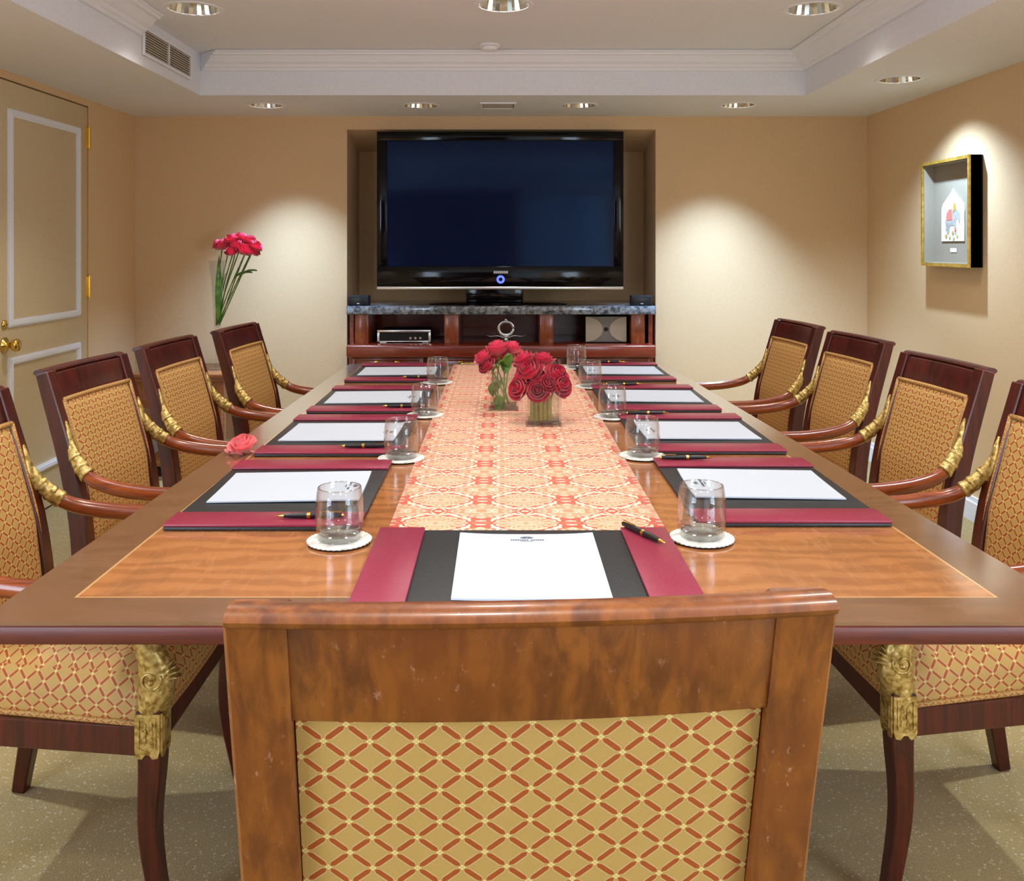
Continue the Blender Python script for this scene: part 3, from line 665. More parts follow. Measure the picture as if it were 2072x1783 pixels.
for y in (2.15, 3.65):
    bm = bmesh.new(); lathe(bm, [(0, 0.11), (0.14, 0.11), (0.13, 0.15), (0.075, 0.19), (0.065, 0.30), (0.09, 0.42), (0.07, 0.55), (0.10, 0.62), (0.12, 0.64), (0, 0.64)], 28, (0.03, y, 0)); bm_obj('pedestal', bm, 'edge', tb, True, angle=50)
    bm = bmesh.new(); box(bm, -0.24, 0.30, y-0.09, y+0.09, 0.0, 0.11); bevel(bm, 0.02, 2); bm_obj('foot', bm, 'edge', tb, True, angle=40)

# table runner: thin cloth with slightly uneven edges
bm = bmesh.new(); ul = bm.loops.layers.uv.verify(); rows = 60; colsn = 12; g = []
for j in range(rows+1):
    y = 1.815+(4.37-1.815)*j/rows; r = []
    for i in range(colsn+1):
        x = -0.222+(0.546)*i/colsn; r.append(bm.verts.new((x, y, TZ+0.0030+0.0006*math.sin(x*40)*math.sin(y*9))))
    g.append(r)
for j in range(rows):
    for i in range(colsn):
        f = bm.faces.new((g[j][i], g[j][i+1], g[j+1][i+1], g[j+1][i])); f.smooth = True
        for l in f.loops: l[ul].uv = (l.vert.co.x-0.05, l.vert.co.y)
me = bpy.data.meshes.new('table_runner'); 
ex = bmesh.ops.extrude_face_region(bm, geom=bm.faces[:]); bmesh.ops.translate(bm, vec=(0, 0, -0.0022), verts=[v for v in ex['geom'] if isinstance(v, bmesh.types.BMVert)])
bmesh.ops.recalc_face_normals(bm, faces=bm.faces[:]); bm.to_mesh(me); bm.free()
tag(link('table_runner', me, 'runner'), 'orange and cream damask runner down the middle of the table', 'table runner')

# ------------------------------------------------------------------ desk pads, paper, pens, glasses
PW, PD = 0.555, 0.385                                           # pad width (across the sitter), depth
def make_pad(label):
    t = thing('desk_pad', label, 'desk pad')
    mbox('board', 'leather', t, -PW/2, PW/2, -PD/2, PD/2, 0.0, 0.007, 0.002)
    for s in (-1, 1):
        mbox('end_panel', 'burgundy', t, s*PW/2, s*(PW/2-0.088), -PD/2-0.001, PD/2+0.001, 0.0072, 0.0125, 0.0018)['label'] = 'burgundy leather end panel'
    return t
def make_paper(label):
    t = thing('notepaper', label, 'paper'); wd, ln = 0.252, 0.325
    bm = bmesh.new(); n = 8; th = 0.003
    top, bot = [], []
    for j in range(n+1):
        v = j/n; y = -ln/2+ln*v
        for i in range(n+1):
            u = i/n; z = 0.0035*(abs(2*u-1)**3)*(0.3+0.7*v)
            top.append(bm.verts.new((-wd/2+wd*u, y, z+th))); bot.append(bm.verts.new((-wd/2+wd*u, y, z)))
    k = n+1
    for j in range(n):
        for i in range(n):
            a, b_, c_, d = j*k+i, j*k+i+1, (j+1)*k+i+1, (j+1)*k+i
            bm.faces.new((top[a], top[b_], top[c_], top[d])); bm.faces.new((bot[d], bot[c_], bot[b_], bot[a]))
    for i in range(n):
        for (p, q) in ((i, i+1), (n*k+i+1, n*k+i)): bm.faces.new((bot[p], bot[q], top[q], top[p]))
        for (p, q) in (((i+1)*k, i*k), (i*k+n, (i+1)*k+n)): bm.faces.new((bot[p], bot[q], top[q], top[p]))
    bm_obj('sheet', bm, 'paper', t, True, angle=30)
    # letterhead: fan emblem, a line of lettering and a smaller line
    bm = bmesh.new(); yy = ln/2-0.034; zz = th+0.0005
    for a in range(-3, 4):
        an = a*0.34; c0 = Vector((0, yy+0.004)); d = Vector((math.sin(an), math.cos(an))); s = Vector((d.y, -d.x))
        poly = [c0+d*0.004-s*0.0006, c0+d*0.004+s*0.0006, c0+d*0.014+s*0.0016, c0+d*0.014-s*0.0016]; prism(bm, [tuple(p) for p in poly], zz, zz+0.0002)
    for k2 in range(15):
        if k2 == 8: continue
        x = -0.030+k2*0.0042; box(bm, x, x+0.0029, yy-0.005, yy+0.0005, zz, zz+0.0002)
    for k2 in range(9): x = -0.011+k2*0.0026; box(bm, x, x+0.0017, yy-0.011, yy-0.0085, zz, zz+0.0002)
    bm_obj('letterhead', bm, 'ink', t)
    return t
def make_pen(label):
    t = thing('pen', label, 'pen')                              # lies along x, tip at +x
    def lx(nm, prof, mat):
        bm = bmesh.new(); lathe(bm, prof, 14); bmesh.ops.transform(bm, matrix=Matrix.Translation((0, 0, 0.0062)) @ Matrix.Rotation(PI/2, 4, 'Y'), verts=bm.verts[:]); bm_obj(nm, bm, mat, t, True, angle=40)
    lx('barrel', [(0, -0.066), (0.0045, -0.066), (0.0060, -0.03), (0.0060, -0.003), (0, -0.003)], 'black')
    lx('ring', [(0, -0.003), (0.0064, -0.003), (0.0064, 0.004), (0, 0.004)], 'brass')
    lx('grip', [(0, 0.004), (0.0060, 0.004), (0.0054, 0.035), (0.0042, 0.050), (0, 0.050)], 'black')
    lx('tip', [(0, 0.050), (0.0042, 0.050), (0.0010, 0.066), (0, 0.067)], 'brass')
    lx('end_cap', [(0, -0.070), (0.003, -0.070), (0.0046, -0.066), (0, -0.066)], 'brass')
    mbox('clip', 'brass', t, -0.066, -0.028, -0.0013, 0.0013, 0.0125, 0.0139)
    return t
def make_glass(label):
    t = thing('tumbler', label, 'glass')
    bm = bmesh.new()
    lathe(bm, [(0, 0.0), (0.037, 0.0), (0.041, 0.003), (0.0445, 0.022), (0.0460, 0.045), (0.0445, 0.075), (0.0410, 0.098), (0.0398, 0.0985), (0.0390, 0.0975), (0.0425, 0.075), (0.0440, 0.045), (0.0425, 0.028), (0.036, 0.0175), (0.0, 0.016)], 40)
    bm_obj('bowl', bm, 'glass', t, True, angle=60)
    bm = bmesh.new(); lathe(bm, [(0, 0.0015), (0.035, 0.0015), (0.0385, 0.005), (0.0395, 0.012), (0.034, 0.0155), (0.0, 0.0145)], 32)
    bm_obj('thick_base', bm, 'glass_base', t, True, angle=40)
    bm = bmesh.new(); lathe(bm, [(0.0391+0.0011*math.cos(a), 0.0985+0.0011*math.sin(a)) for a in [2*PI*k/8 for k in range(8)]], 40, close=True)
    bm_obj('rim', bm, 'glass_base', t, True)
    return t
def make_coaster(label):
    t = thing('coaster', label, 'coaster')
    bm = bmesh.new(); lathe(bm, [(0, 0), (0.057, 0), (0.0585, 0.003), (0, 0.003)], 36); bm_obj('base', bm, 'matt_black', t, True, angle=40)
    bm = bmesh.new(); n = 72; A = [];
    for i in range(n): 
        r = 0.0605+0.0012*math.cos(i*PI); A.append((r*math.cos(2*PI*i/n), r*math.sin(2*PI*i/n)))
    prism(bm, A, 0.0031, 0.0052); bm_obj('doily', bm, 'doily', t)
    return t
p_pad, p_paper, p_pen, p_glass, p_coast = make_pad('x'), make_paper('x'), make_pen('x'), make_glass('x'), make_coaster('x')
used = set()
def put(proto, loc, rz, label, group):
    o = proto if proto.name not in used else copy_tree(proto)
    used.add(proto.name); used.add(o.name); o.location = loc; o.rotation_euler = (0, 0, rz); o['label'] = label; o['group'] = group
    return o
PY = [2.105, 2.745, 3.375, 4.075]
where = ['closest to the end armchair', 'second from the end armchair', 'third from the end armchair', 'nearest the television']
lx_ = [-0.664, -0.655, -0.648, -0.640]; rx_ = [0.778, 0.765, 0.740, 0.720]
GL = [[(687, 1097), (812, 930), (860, 842), (886, 776)], [(1420, 1092), (1300, 925), (1239, 846), (1194, 784)]]
for s, side in ((0, 'door side'), (1, 'picture side')):
    for i in range(4):
        sgn = -1 if s == 0 else 1
        xo = lx_[i] if s == 0 else rx_[i]; xc = xo-sgn*PD/2; rz = -PI/2 if s == 0 else PI/2    # sitter's forward = towards the table middle
        dy = 0.0 if s == 0 else 0.025
        put(p_pad, (xc, PY[i]+dy, TZ+0.0004), rz, f'black and burgundy leather desk pad on the {side} of the table, {where[i]}'.replace('black and burgundy leather desk pad on the', 'burgundy and black desk pad,'), 'leather desk pads')
        jr = (0.03, -0.02, 0.012, 0.0)[i] if s == 0 else (-0.03, 0.01, -0.015, 0.0)[i]
        put(p_paper, (xc+(-0.001 if s == 0 else 0.004), PY[i]+dy+(0.02 if i == 0 else 0), TZ+0.0078), rz+jr, f'white notepaper on the {side} desk pad {where[i]}', 'notepaper sheets')
        px_, py_ = {0: ((-0.385, -0.238), (-0.372, -0.228), (-0.335, -0.232), (-0.34, -0.236)), 1: ((0.475, 0.25), (0.475, 0.246), (0.48, 0.244), (0.50, 0.24))}[s][i]
        put(p_pen, (px_, PY[i]+dy+py_, TZ+0.0131), PI+0.03 if s == 0 else 0.02, f'black and gold pen on the {side} desk pad {where[i]}', 'black pens')
        gx, gy = at(*GL[s][i], TZ)
        put(p_coast, (gx, gy, TZ+0.0004), 0, f'round white coaster under the glass on the {side}, {where[i]}', 'round coasters')
        put(p_glass, (gx, gy, TZ+0.0060), 0, f'empty glass tumbler on the {side} of the table, {where[i]}', 'glass tumblers')
gx, gy = at(1166, 746, TZ)
put(p_coast, (gx, gy, TZ+0.0004), 0, 'round white coaster at the far table end by the television', 'round coasters')
put(p_glass, (gx, gy, TZ+0.0060), 0, 'empty glass tumbler alone at the table end by the television', 'glass tumblers')
put(p_pad, (0.042, 1.618, TZ+0.0004), 0, 'leather desk pad in front of the end armchair, touching the runner', 'leather desk pads')
put(p_paper, (0.048, 1.610, TZ+0.0078), 0, 'letterheaded notepaper in front of the end armchair', 'notepaper sheets')
put(p_pen, (0.268, 1.752, TZ+0.0131), math.radians(-63), 'black and gold pen slanting on the burgundy end of the end desk pad', 'black pens')

# ------------------------------------------------------------------ roses
def rose_bm(R, seed, openk=1.0):
    rnd = random.Random(seed); bm = bmesh.new()
    rings = [(3, 0.17, 0.60, 0.0), (3, 0.33, 0.64, 0.10), (4, 0.52, 0.60, 0.25), (5, 0.74, 0.46, 0.55), (5, 0.95, 0.24, 0.9)]
    for ri, (n, rad, hgt, flare) in enumerate(rings):
        a0 = rnd.uniform(0, 2*PI)
        for k in range(n):
            ac = a0+2*PI*k/n+rnd.uniform(-0.12, 0.12); span = (2*PI/n)*0.70; G = 6; grid = []
            hh = hgt*rnd.uniform(0.88, 1.08); rr = rad*rnd.uniform(0.94, 1.06); ph = rnd.uniform(0, 6)
            for j in range(G+1):
                v = j/G; row = []
                for i in range(G+1):
                    u = i/G*2-1
                    a = ac+u*span*(0.35+0.65*min(1, v*1.6))*(1+0.10*u)
                    r_ = rr*math.sin(min(v, 1)*PI*0.60)**0.75*(1+0.03*u) + 0.16*flare*max(0, v-0.62)*2.6
                    z_ = -0.62+(hh+0.62)*v - 0.16*abs(u)**2.5*v - 0.20*flare*max(0, v-0.7)*3.0*v + 0.03*math.sin(3*u+ph)*v
                    row.append(bm.verts.new((R*(r_+0.02)*math.cos(a), R*(r_+0.02)*math.sin(a), R*z_)))
                grid.append(row)
            for j in range(G):
                for i in range(G): bm.faces.new((grid[j][i], grid[j][i+1], grid[j+1][i+1], grid[j+1][i]))
    lathe(bm, [(0, -0.66*R), (0.28*R, -0.5*R), (0.20*R, 0.0), (0.06*R, 0.42*R), (0, 0.46*R)], 10)
    for f in bm.faces: f.smooth = True
    return bm
def leaf_bm(L, W):
    bm = bmesh.new(); G = 6; rows = []
    for j in range(G+1):
        v = j/G; wv_ = W*math.sin(PI*min(1, v*0.96+0.03))**0.8; rows.append([bm.verts.new((wv_*u, L*v, 0.12*L*math.sin(v*PI)*1.0+0.25*abs(u)*W)) for u in (-1, -0.5, 0, 0.5, 1)])
    for A, B in zip(rows, rows[1:]):
        for i in range(4): bm.faces.new((A[i], A[i+1], B[i+1], B[i]))
    ex = bmesh.ops.extrude_face_region(bm, geom=bm.faces[:]); bmesh.ops.translate(bm, vec=(0, 0, -0.0008), verts=[v for v in ex['geom'] if isinstance(v, bmesh.types.BMVert)])
    return bm
bloom_meshes = {}
def bloom(parent, R, pos, direc, seed, mat):
    key = (seed % 4, mat)
    if key not in bloom_meshes:
        o = bm_obj('bloom', rose_bm(1.0, seed % 4+3), mat, parent, True)
        bloom_meshes[key] = o.data
    else:
        o = bpy.data.objects.new('bloom', bloom_meshes[key]); col.objects.link(o); o.parent = parent
    q = Vector((0, 0, 1)).rotation_difference(Vector(direc).normalized())
    o.rotation_mode = 'QUATERNION'; o.rotation_quaternion = q @ __import__('mathutils').Quaternion((0, 0, 1), seed*1.3)
    o.location = pos; o.scale = (R, R, R)
    return o
def rose(head, direc, base, R, seed, mat, label, group, leaf=False, stem_r=0.0028):
    """one cut flower: bloom at head, stem down to base (world)"""
    t = thing('rose', label, 'flower', base, 0, group); b0 = Vector(base); h = Vector(head)-b0; d = Vector(direc).normalized()
    bloom(t, R, h, d, seed, mat)
    pts = crom([(0, 0, 0), tuple(h*0.45+Vector((0, 0, 0.01))), tuple(h-d*R*1.1), tuple(h-d*R*0.45)], 5); bm = bmesh.new(); sweep(bm, pts, [(stem_r, stem_r)]*len(pts), (1, 0.3, 0), 8, False); bm_obj('stem', bm, 'stem', t, True)
    if leaf:
        o = bm_obj('leaf', leaf_bm(R*2.0, R*0.55), 'leaf', t, True); o.location = h*0.62; o.rotation_euler = leaf
    return t

def square_vase(x, y, wd, ht, label, rz=0, wall=0.006, base=0.014, water=0.75):
    t = thing('glass_vase', label, 'vase', (x, y, TZ+0.0036), rz); h = wd/2
    bm = bmesh.new(); O = [(-h, -h), (h, -h), (h, h), (-h, h)]; I = [(p[0]*(1-wall/h), p[1]*(1-wall/h)) for p in O]
    ob = [bm.verts.new((*p, 0)) for p in O]; ot = [bm.verts.new((*p, ht)) for p in O]; it = [bm.verts.new((*p, ht)) for p in I]; ib = [bm.verts.new((*p, base)) for p in I]
    bm.faces.new(ob[::-1]); bm.faces.new(ib)
    for i in range(4):
        j = (i+1) % 4; bm.faces.new((ob[i], ob[j], ot[j], ot[i])); bm.faces.new((ot[i], ot[j], it[j], it[i])); bm.faces.new((it[i], it[j], ib[j], ib[i]))
    bm_obj('vessel', bm, 'glass', t)
    k = h-wall-0.0006; mbox('water', 'water', t, -k, k, -k, k, base+0.0006, ht*water)
    return t
vx, vy = at(1100, 866, TZ); vy += 0.05
square_vase(vx, vy, 0.108, 0.112, 'square glass vase of red roses with leaf lined sides, in front', 0.0)
# folded leaf lining the front vase
bm = bmesh.new()
for i in range(5):
    x0 = -0.034+i*0.0135; lathe(bm, [(0, 0.0), (0.0066, 0.0), (0.0066, 0.074), (0, 0.074)], 10, (x0, -0.006+0.004*(i % 2), 0))
o = bm_obj('rolled_leaf', bm, M['leaf'] if False else noisy('olive_leaf', (0.20, 0.20, 0.02), (0.34, 0.30, 0.06), 25, (1, 1, 0.05), rough=0.4), None, True, angle=50); o.location = (vx, vy-0.018, TZ+0.0195)
tag(o, 'rolled olive leaf standing inside the front square vase', 'leaf')
def vpt(px, py, depth): return ((px-CX)*depth/F, depth, CAMH-(py-YH)*depth/F)
fr = [(1071, 752, 0.00, 42), (1127, 758, -0.005, 36), (1049, 785, -0.03, 33), (1088, 790, -0.05, 33), (1135, 780, -0.03, 35), (1060, 727, 0.05, 34), (1098, 727, 0.05, 34), (1110, 775, -0.045, 28), (1080, 765, 0.02, 34)]
cfr = Vector((vx, vy, TZ+0.11))
for k, (px, py, dd, rp) in enumerate(fr):
    dep = vy+dd; p = Vector(vpt(px, py, dep)); d = p-cfr+Vector((0, -0.05, 0.03)); R = rp*dep/F*0.72
    rose(p, d, (vx+(k % 3-1)*0.014, vy+0.030+(k//3-1)*0.004, TZ+0.0205), R, k+1, 'petal', ('largest open red rose at the middle of the bunch in the front vase', 'open red rose on the picture side of the bunch in the front vase', 'low red rose at the door side corner of the front vase', 'low red rose hanging over the rim of the front vase',
         'low red rose at the picture side corner of the front vase', 'red rose crowning the front bunch beside the rear bunch', 'red rose crowning the front bunch away from the rear bunch', 'small red rose tucked between larger ones above the front vase rim', 'red rose half hidden inside the bunch in the front vase')[k], 'red roses in the front vase')
wx, wy = at(1019, 834, TZ); wy += 0.05
square_vase(wx, wy, 0.100, 0.135, 'square glass vase of red roses with loose green stems, nearer the television', 0.0)
bk = [(1005, 705, 0.02, 33), (1036, 703, 0.03, 27), (977, 722, -0.01, 26), (985, 740, -0.03, 24), (1022, 722, 0.05, 30), (995, 718, 0.05, 30)]
cbk = Vector((wx, wy, TZ+0.14))
for k, (px, py, dd, rp) in enumerate(bk):
    dep = wy+dd; p = Vector(vpt(px, py, dep)); d = p-cbk+Vector((0, -0.02, 0.05)); R = rp*dep/F*0.78
    rose(p, d, (wx+(k % 3-1)*0.018, wy+(k//3)*0.016-0.01, TZ+0.0205), R, k+5, 'petal_pink' if k in (0, 1, 2) else 'petal', ('bright red rose topping the bunch in the rear vase', 'smaller bright red rose on the picture side of the rear bunch', 'pink red rose leaning out on the door side of the rear bunch', 'lowest red rose drooping from the rear vase bunch',
         'red rose behind the stems of the rear bunch', 'red rose half hidden at the back of the rear bunch')[k], 'red roses in the rear vase', leaf=(0.9, 0.2, 2.4+k) if k in (1, 2, 4) else False)
for k, (px, py, rx, rz, s) in enumerate(((1012, 770, -1.0, 0.6, 0.075), (1008, 800, -1.35, -0.2, 0.06))):
    o = bm_obj('rose_leaf', leaf_bm(s, s*0.36), 'leaf', None, True); o.location = vpt(px, py, wy-0.02); o.rotation_euler = (rx, 0, rz)
    tag(o, ('broad green leaf among the stems over the rear vase rim', 'small green leaf pressed inside the rear vase glass')[k], 'leaf')

# tall flared vase with roses on the corner console
ex_, ey_ = -1.650, 5.42; ez_ = 0.5895
t = thing('trumpet_vase', 'tall slim flared glass vase on the corner console', 'vase', (ex_, ey_, ez_))
bm = bmesh.new(); lathe(bm, [(0, 0), (0.052, 0), (0.050, 0.006), (0.020, 0.012), (0.012, 0.030), (0.012, 0.16), (0.019, 0.24), (0.023, 0.32), (0.034, 0.50), (0.050, 0.63), (0.048, 0.632), (0.031, 0.50), (0.0205, 0.33), (0.016, 0.25), (0, 0.24)], 32); bm_obj('vessel', bm, 'glass', t, True, angle=60)
tall = [(452, 495, 0.0, 16), (470, 484, 0.0, 17), (487, 482, 0.02, 17), (505, 487, 0.02, 17), (517, 497, 0.0, 16), (496, 505, -0.04, 18), (469, 508, -0.05, 14), (480, 496, -0.02, 17), (441, 494, 0.03, 12), (514, 508, -0.01, 13)]
ct_ = Vector((ex_+0.12, ey_, 1.19))
for k, (px, py, dd, rp) in enumerate(tall):
    dep = ey_+dd; p = Vector(vpt(px, py, dep)); d = p-ct_+Vector((0, -0.02, 0.04)); R = rp*dep/F*1.05
    rose(p, d, (ex_+0.010*math.cos(k*2.1), ey_+0.010*math.sin(k*2.1), ez_+0.255), R, k+2, 'petal_pink', 'pink red rose in the bunch above the tall flared vase', 'roses in the tall vase', leaf=(0.3, 0.2, -1.3) if k in (4, 5) else False, stem_r=0.0036)
for k, (lx0, ln, rot, wd) in enumerate(((0.004, 0.40, (1.52, 0.02, 0.3), 0.018), (0.020, 0.30, (1.42, 0.0, -0.5), 0.012))):
    o = bm_obj('blade_leaf', leaf_bm(ln, wd), 'leaf', None, True); o.location = (ex_+lx0, ey_-0.01, ez_+0.262); o.rotation_euler = rot
    tag(o, ('long upright blade leaf inside the tall flared vase', 'shorter narrow blade leaf inside the tall flared vase')[k], 'leaf')
# pale coral bloom lying on the edge of the table
gx, gy = at(486, 918, TZ)
t = thing('fallen_flower', 'pale coral pink flower head lying on the table edge', 'flower', (gx+0.005, gy, TZ+0.0005))
bloom(t, 0.036, Vector((0, 0.0, 0.026)), (-0.1, -0.35, 1), 3, 'petal_pale')
for k in range(4):
    o = bm_obj('petal', leaf_bm(0.032, 0.013), 'petal_pale', t, True); o.location = (0.035*math.cos(k*1.5+3.6)-0.004, 0.030*math.sin(k*1.5+3.6), 0.002); o.rotation_euler = (0.1, 0, k*1.7)

# ------------------------------------------------------------------ armchairs
def make_chair(name, label, W=1.0, Hs=1.0, wood_m='mahog', arm_m='arm', lean=1.0, AW=1.0):
    t = thing(name, label, 'chair')
    X = lambda x: x*W
    Zs = lambda z: z*Hs
    def pv(pts): return [(X(x), y, Zs(z)) for x, y, z in pts]
    topY = -0.335*lean
    for s in (-1, 1):                                           # rear leg and back post in one
        bm = bmesh.new(); pts = crom(pv([(s*0.205, -0.280, 0.0), (s*0.203, -0.243, 0.22), (s*0.201, -0.225, 0.42), (s*0.201, -0.252, 0.66), (s*0.202, topY, 0.962)]), 5)
        sweep(bm, pts, lerp_list([(0.0165*W, 0.016), (0.020*W, 0.021), (0.022*W, 0.025), (0.0225*W, 0.024), (0.0225*W, 0.018)], len(pts)), (1, 0, 0))
        bevel(bm, 0.003, 1); bm_obj('back_leg', bm, wood_m, t, True, angle=35)
    def curved(nm, mat, x0, x1, z0, z1, yf, th, bow, n=12, uv=False, crown_=0.0, bev=0.0):
        """board following the back: yf(z) is its middle plane, bowed towards the rear in the centre"""
        bm = bmesh.new(); rows = []
        for i in range(n+1):
            u = i/n; x = x0+(x1-x0)*u; dy = -bow*(1-(2*u-1)**2); k = crown_*math.sin(PI*u)
            rows.append([bm.verts.new((x, yf(z)+dy+o, z+(k if z == z1 else 0))) for o, z in ((-th/2, z0), (th/2, z0), (th/2, z1), (-th/2, z1))])
        for A, B in zip(rows, rows[1:]):
            for i in range(4): bm.faces.new((A[i], A[(i+1) % 4], B[(i+1) % 4], B[i]))
        bm.faces.new(rows[0][::-1]); bm.faces.new(rows[-1])
        if bev: bevel(bm, bev, 2)
        return bm_obj(nm, bm, mat, t, True, uv=uv, angle=35)
    zt = Zs(0.962); zk = Zs(0.66)
    yb = lambda z: -0.252+(topY+0.252)*max(0, (z-zk)/(zt-zk)) if z > zk else -0.252+(0.252-0.225)*(zk-z)/(zk-Zs(0.42))
    curved('top_rail', wood_m, X(-0.184), X(0.184), Zs(0.872), Zs(0.956), yb, 0.028, 0.012, bev=0.002)
    bm = bmesh.new(); pts = [Vector((X(-0.221+0.442*i/14), topY-0.007-0.012*(1-(2*i/14-1)**2), Zs(0.962))) for i in range(15)]
    sweep(bm, pts, [(0.009, 0.017)]*15, (0, 0, 1), 12, False); bm_obj('crest_roll', bm, wood_m, t, True, angle=50)
    curved('lower_rail', wood_m, X(-0.184), X(0.184), Zs(0.462), Zs(0.500), yb, 0.026, 0.006, bev=0.002)
    # upholstered back: rear panel and domed front cushion
    def cushion(nm, x0, x1, z0, z1, side, puff, th):
        bm = bmesh.new(); nx, nz = 14, 16; F_, B_ = [], []
        for j in range(nz+1):
            v = j/nz; z = z0+(z1-z0)*v
            for i in range(nx+1):
                u = i/nx; x = x0+(x1-x0)*u; e = min(1, 7*min(u, 1-u))*min(1, 7*min(v, 1-v)); dome = puff*(0.55+0.45*math.sin(PI*u)*math.sin(PI*v))*(1-(1-e)**3)
                y = yb(z)-0.008*(1-(2*u-1)**2)
                F_.append(bm.verts.new((x, y+side*(th+dome), z))); B_.append(bm.verts.new((x, y+side*0.001, z)))
        k = nx+1
        for j in range(nz):
            for i in range(nx):
                a, b_, c_, d = j*k+i, j*k+i+1, (j+1)*k+i+1, (j+1)*k+i
                bm.faces.new((F_[a], F_[b_], F_[c_], F_[d])); bm.faces.new((B_[d], B_[c_], B_[b_], B_[a]))
        for i in range(nx):
            for p, q in ((i, i+1), (nz*k+i+1, nz*k+i)): bm.faces.new((B_[p], B_[q], F_[q], F_[p]))
        for j in range(nz):
            for p, q in (((j+1)*k, j*k), (j*k+nx, (j+1)*k+nx)): bm.faces.new((B_[p], B_[q], F_[q], F_[p]))
        return bm_obj(nm, bm, 'fabric', t, True, uv=True, angle=70)
    cushion('back_panel', X(-0.178), X(0.178), Zs(0.500), Zs(0.872), -1, 0.003, 0.006)
    fc = cushion('back_cushion', X(-0.186), X(0.186), Zs(0.475), Zs(0.884), 1, 0.022, 0.018)
    x0, x1, z0, z1 = X(-0.187), X(0.187), Zs(0.474), Zs(0.885); ring = [(x0, z0), (x1, z0), (x1, z1), (x0, z1), (x0, z0)]
    for (xa, za), (xb, zb2) in zip(ring, ring[1:]):
        bm = bmesh.new(); pts = [Vector((xa+(xb-xa)*k/8, yb(za+(zb2-za)*k/8)+0.021-0.008*(1-((xa+(xb-xa)*k/8)/x1)**2), za+(zb2-za)*k/8)) for k in range(9)]
        sweep(bm, pts, [(0.0062, 0.0062)]*9, (0, 1, 0), 8, False); bm_obj('piping', bm, 'piping', fc, True, uv=True)
    # seat frame
    fw, rw, fy, ry = X(0.262), X(0.205), 0.205, -0.232
    def rail(a, b_, nm='seat_rail'):
        bm = bmesh.new(); A, B = Vector((*a, Zs(0.366))), Vector((*b_, Zs(0.366))); sweep(bm, [A, A*0.5+B*0.5, B], [(0.0275, 0.012)]*3, (0, 0, 1)); bevel(bm, 0.002, 1); bm_obj(nm, bm, wood_m, t, True, angle=35)
    rail((-fw+0.03, fy), (fw-0.03, fy)); rail((-fw+0.008, fy-0.02), (-rw, ry+0.02)); rail((fw-0.008, fy-0.02), (rw, ry+0.02)); rail((-rw+0.02, ry+0.01), (rw-0.02, ry+0.01))
    # seat cushion
    bm = bmesh.new(); nx, ny = 16, 16; T_, S_ = [], []
    for j in range(ny+1):
        v = j/ny; y = -0.205+(fy+0.012+0.205)*v
        for i in range(nx+1):
            u = i/nx; hwid = (X(0.192)*(1-v)+(fw+0.002)*v); x = (2*u-1)*hwid
            eu, ev = min(1, 6*min(u, 1-u)), min(1, 6*min(v, 1-v)); e = (1-(1-eu)**2.2)*(1-(1-ev)**2.2)
            z = Zs(0.394)+0.050*e**0.0+0.064*e*(0.8+0.2*math.sin(PI*u)*math.sin(PI*v))
            T_.append(bm.verts.new((x, y+0.008*math.sin(PI*u)*v, z))); S_.append(bm.verts.new((x, y+0.008*math.sin(PI*u)*v, Zs(0.392))))
    k = nx+1
    for j in range(ny):
        for i in range(nx):
            a, b_, c_, d = j*k+i, j*k+i+1, (j+1)*k+i+1, (j+1)*k+i
            bm.faces.new((T_[a], T_[b_], T_[c_], T_[d])); bm.faces.new((S_[d], S_[c_], S_[b_], S_[a]))
    for i in range(nx):
        for p, q in ((i, i+1), (ny*k+i+1, ny*k+i)): bm.faces.new((S_[p], S_[q], T_[q], T_[p]))
    for j in range(ny):
        for p, q in (((j+1)*k, j*k), (j*k+nx, (j+1)*k+nx)): bm.faces.new((S_[p], S_[q], T_[q], T_[p]))
    sc = bm_obj('seat_cushion', bm, 'fabric', t, True, uv=True, angle=75)
    for (a, b_) in (((-fw-0.003, fy+0.010), (fw+0.003, fy+0.010)), ((-fw-0.003, fy+0.010), (-X(0.196), -0.205)), ((fw+0.003, fy+0.010), (X(0.196), -0.205))):
        bm = bmesh.new(); A, B = Vector((*a, Zs(0.398))), Vector((*b_, Zs(0.398))); n = 10
        sweep(bm, [A.lerp(B, q/n)+Vector((0, 0.008*math.sin(PI*q/n) if abs(a[0]+b_[0]) < 1e-6 else 0, 0)) for q in range(n+1)], [(0.0058, 0.0058)]*(n+1), (0, 0, 1), 8, False); bm_obj('piping', bm, 'piping', sc, True, uv=True)
    for s in (-1, 1):
        # front sabre leg
        bm = bmesh.new(); pts = crom([(s*(fw-0.006), fy+0.004, Zs(0.430)), (s*(fw-0.006), fy+0.006, Zs(0.33)), (s*(fw-0.010), fy+0.000, Zs(0.18)), (s*(fw-0.006), fy+0.030, 0.0)], 5)
        sweep(bm, pts, lerp_list([(0.0245, 0.0245), (0.0225, 0.0225), (0.0185, 0.0185), (0.0145, 0.0145)], len(pts)), (1, 0, 0)); bevel(bm, 0.003, 1); bm_obj('front_leg', bm, wood_m, t, True, angle=35)
        # gilt plate with scrolled foot on front and outer side
        lx0, ly0 = s*(fw-0.006), fy+0.004
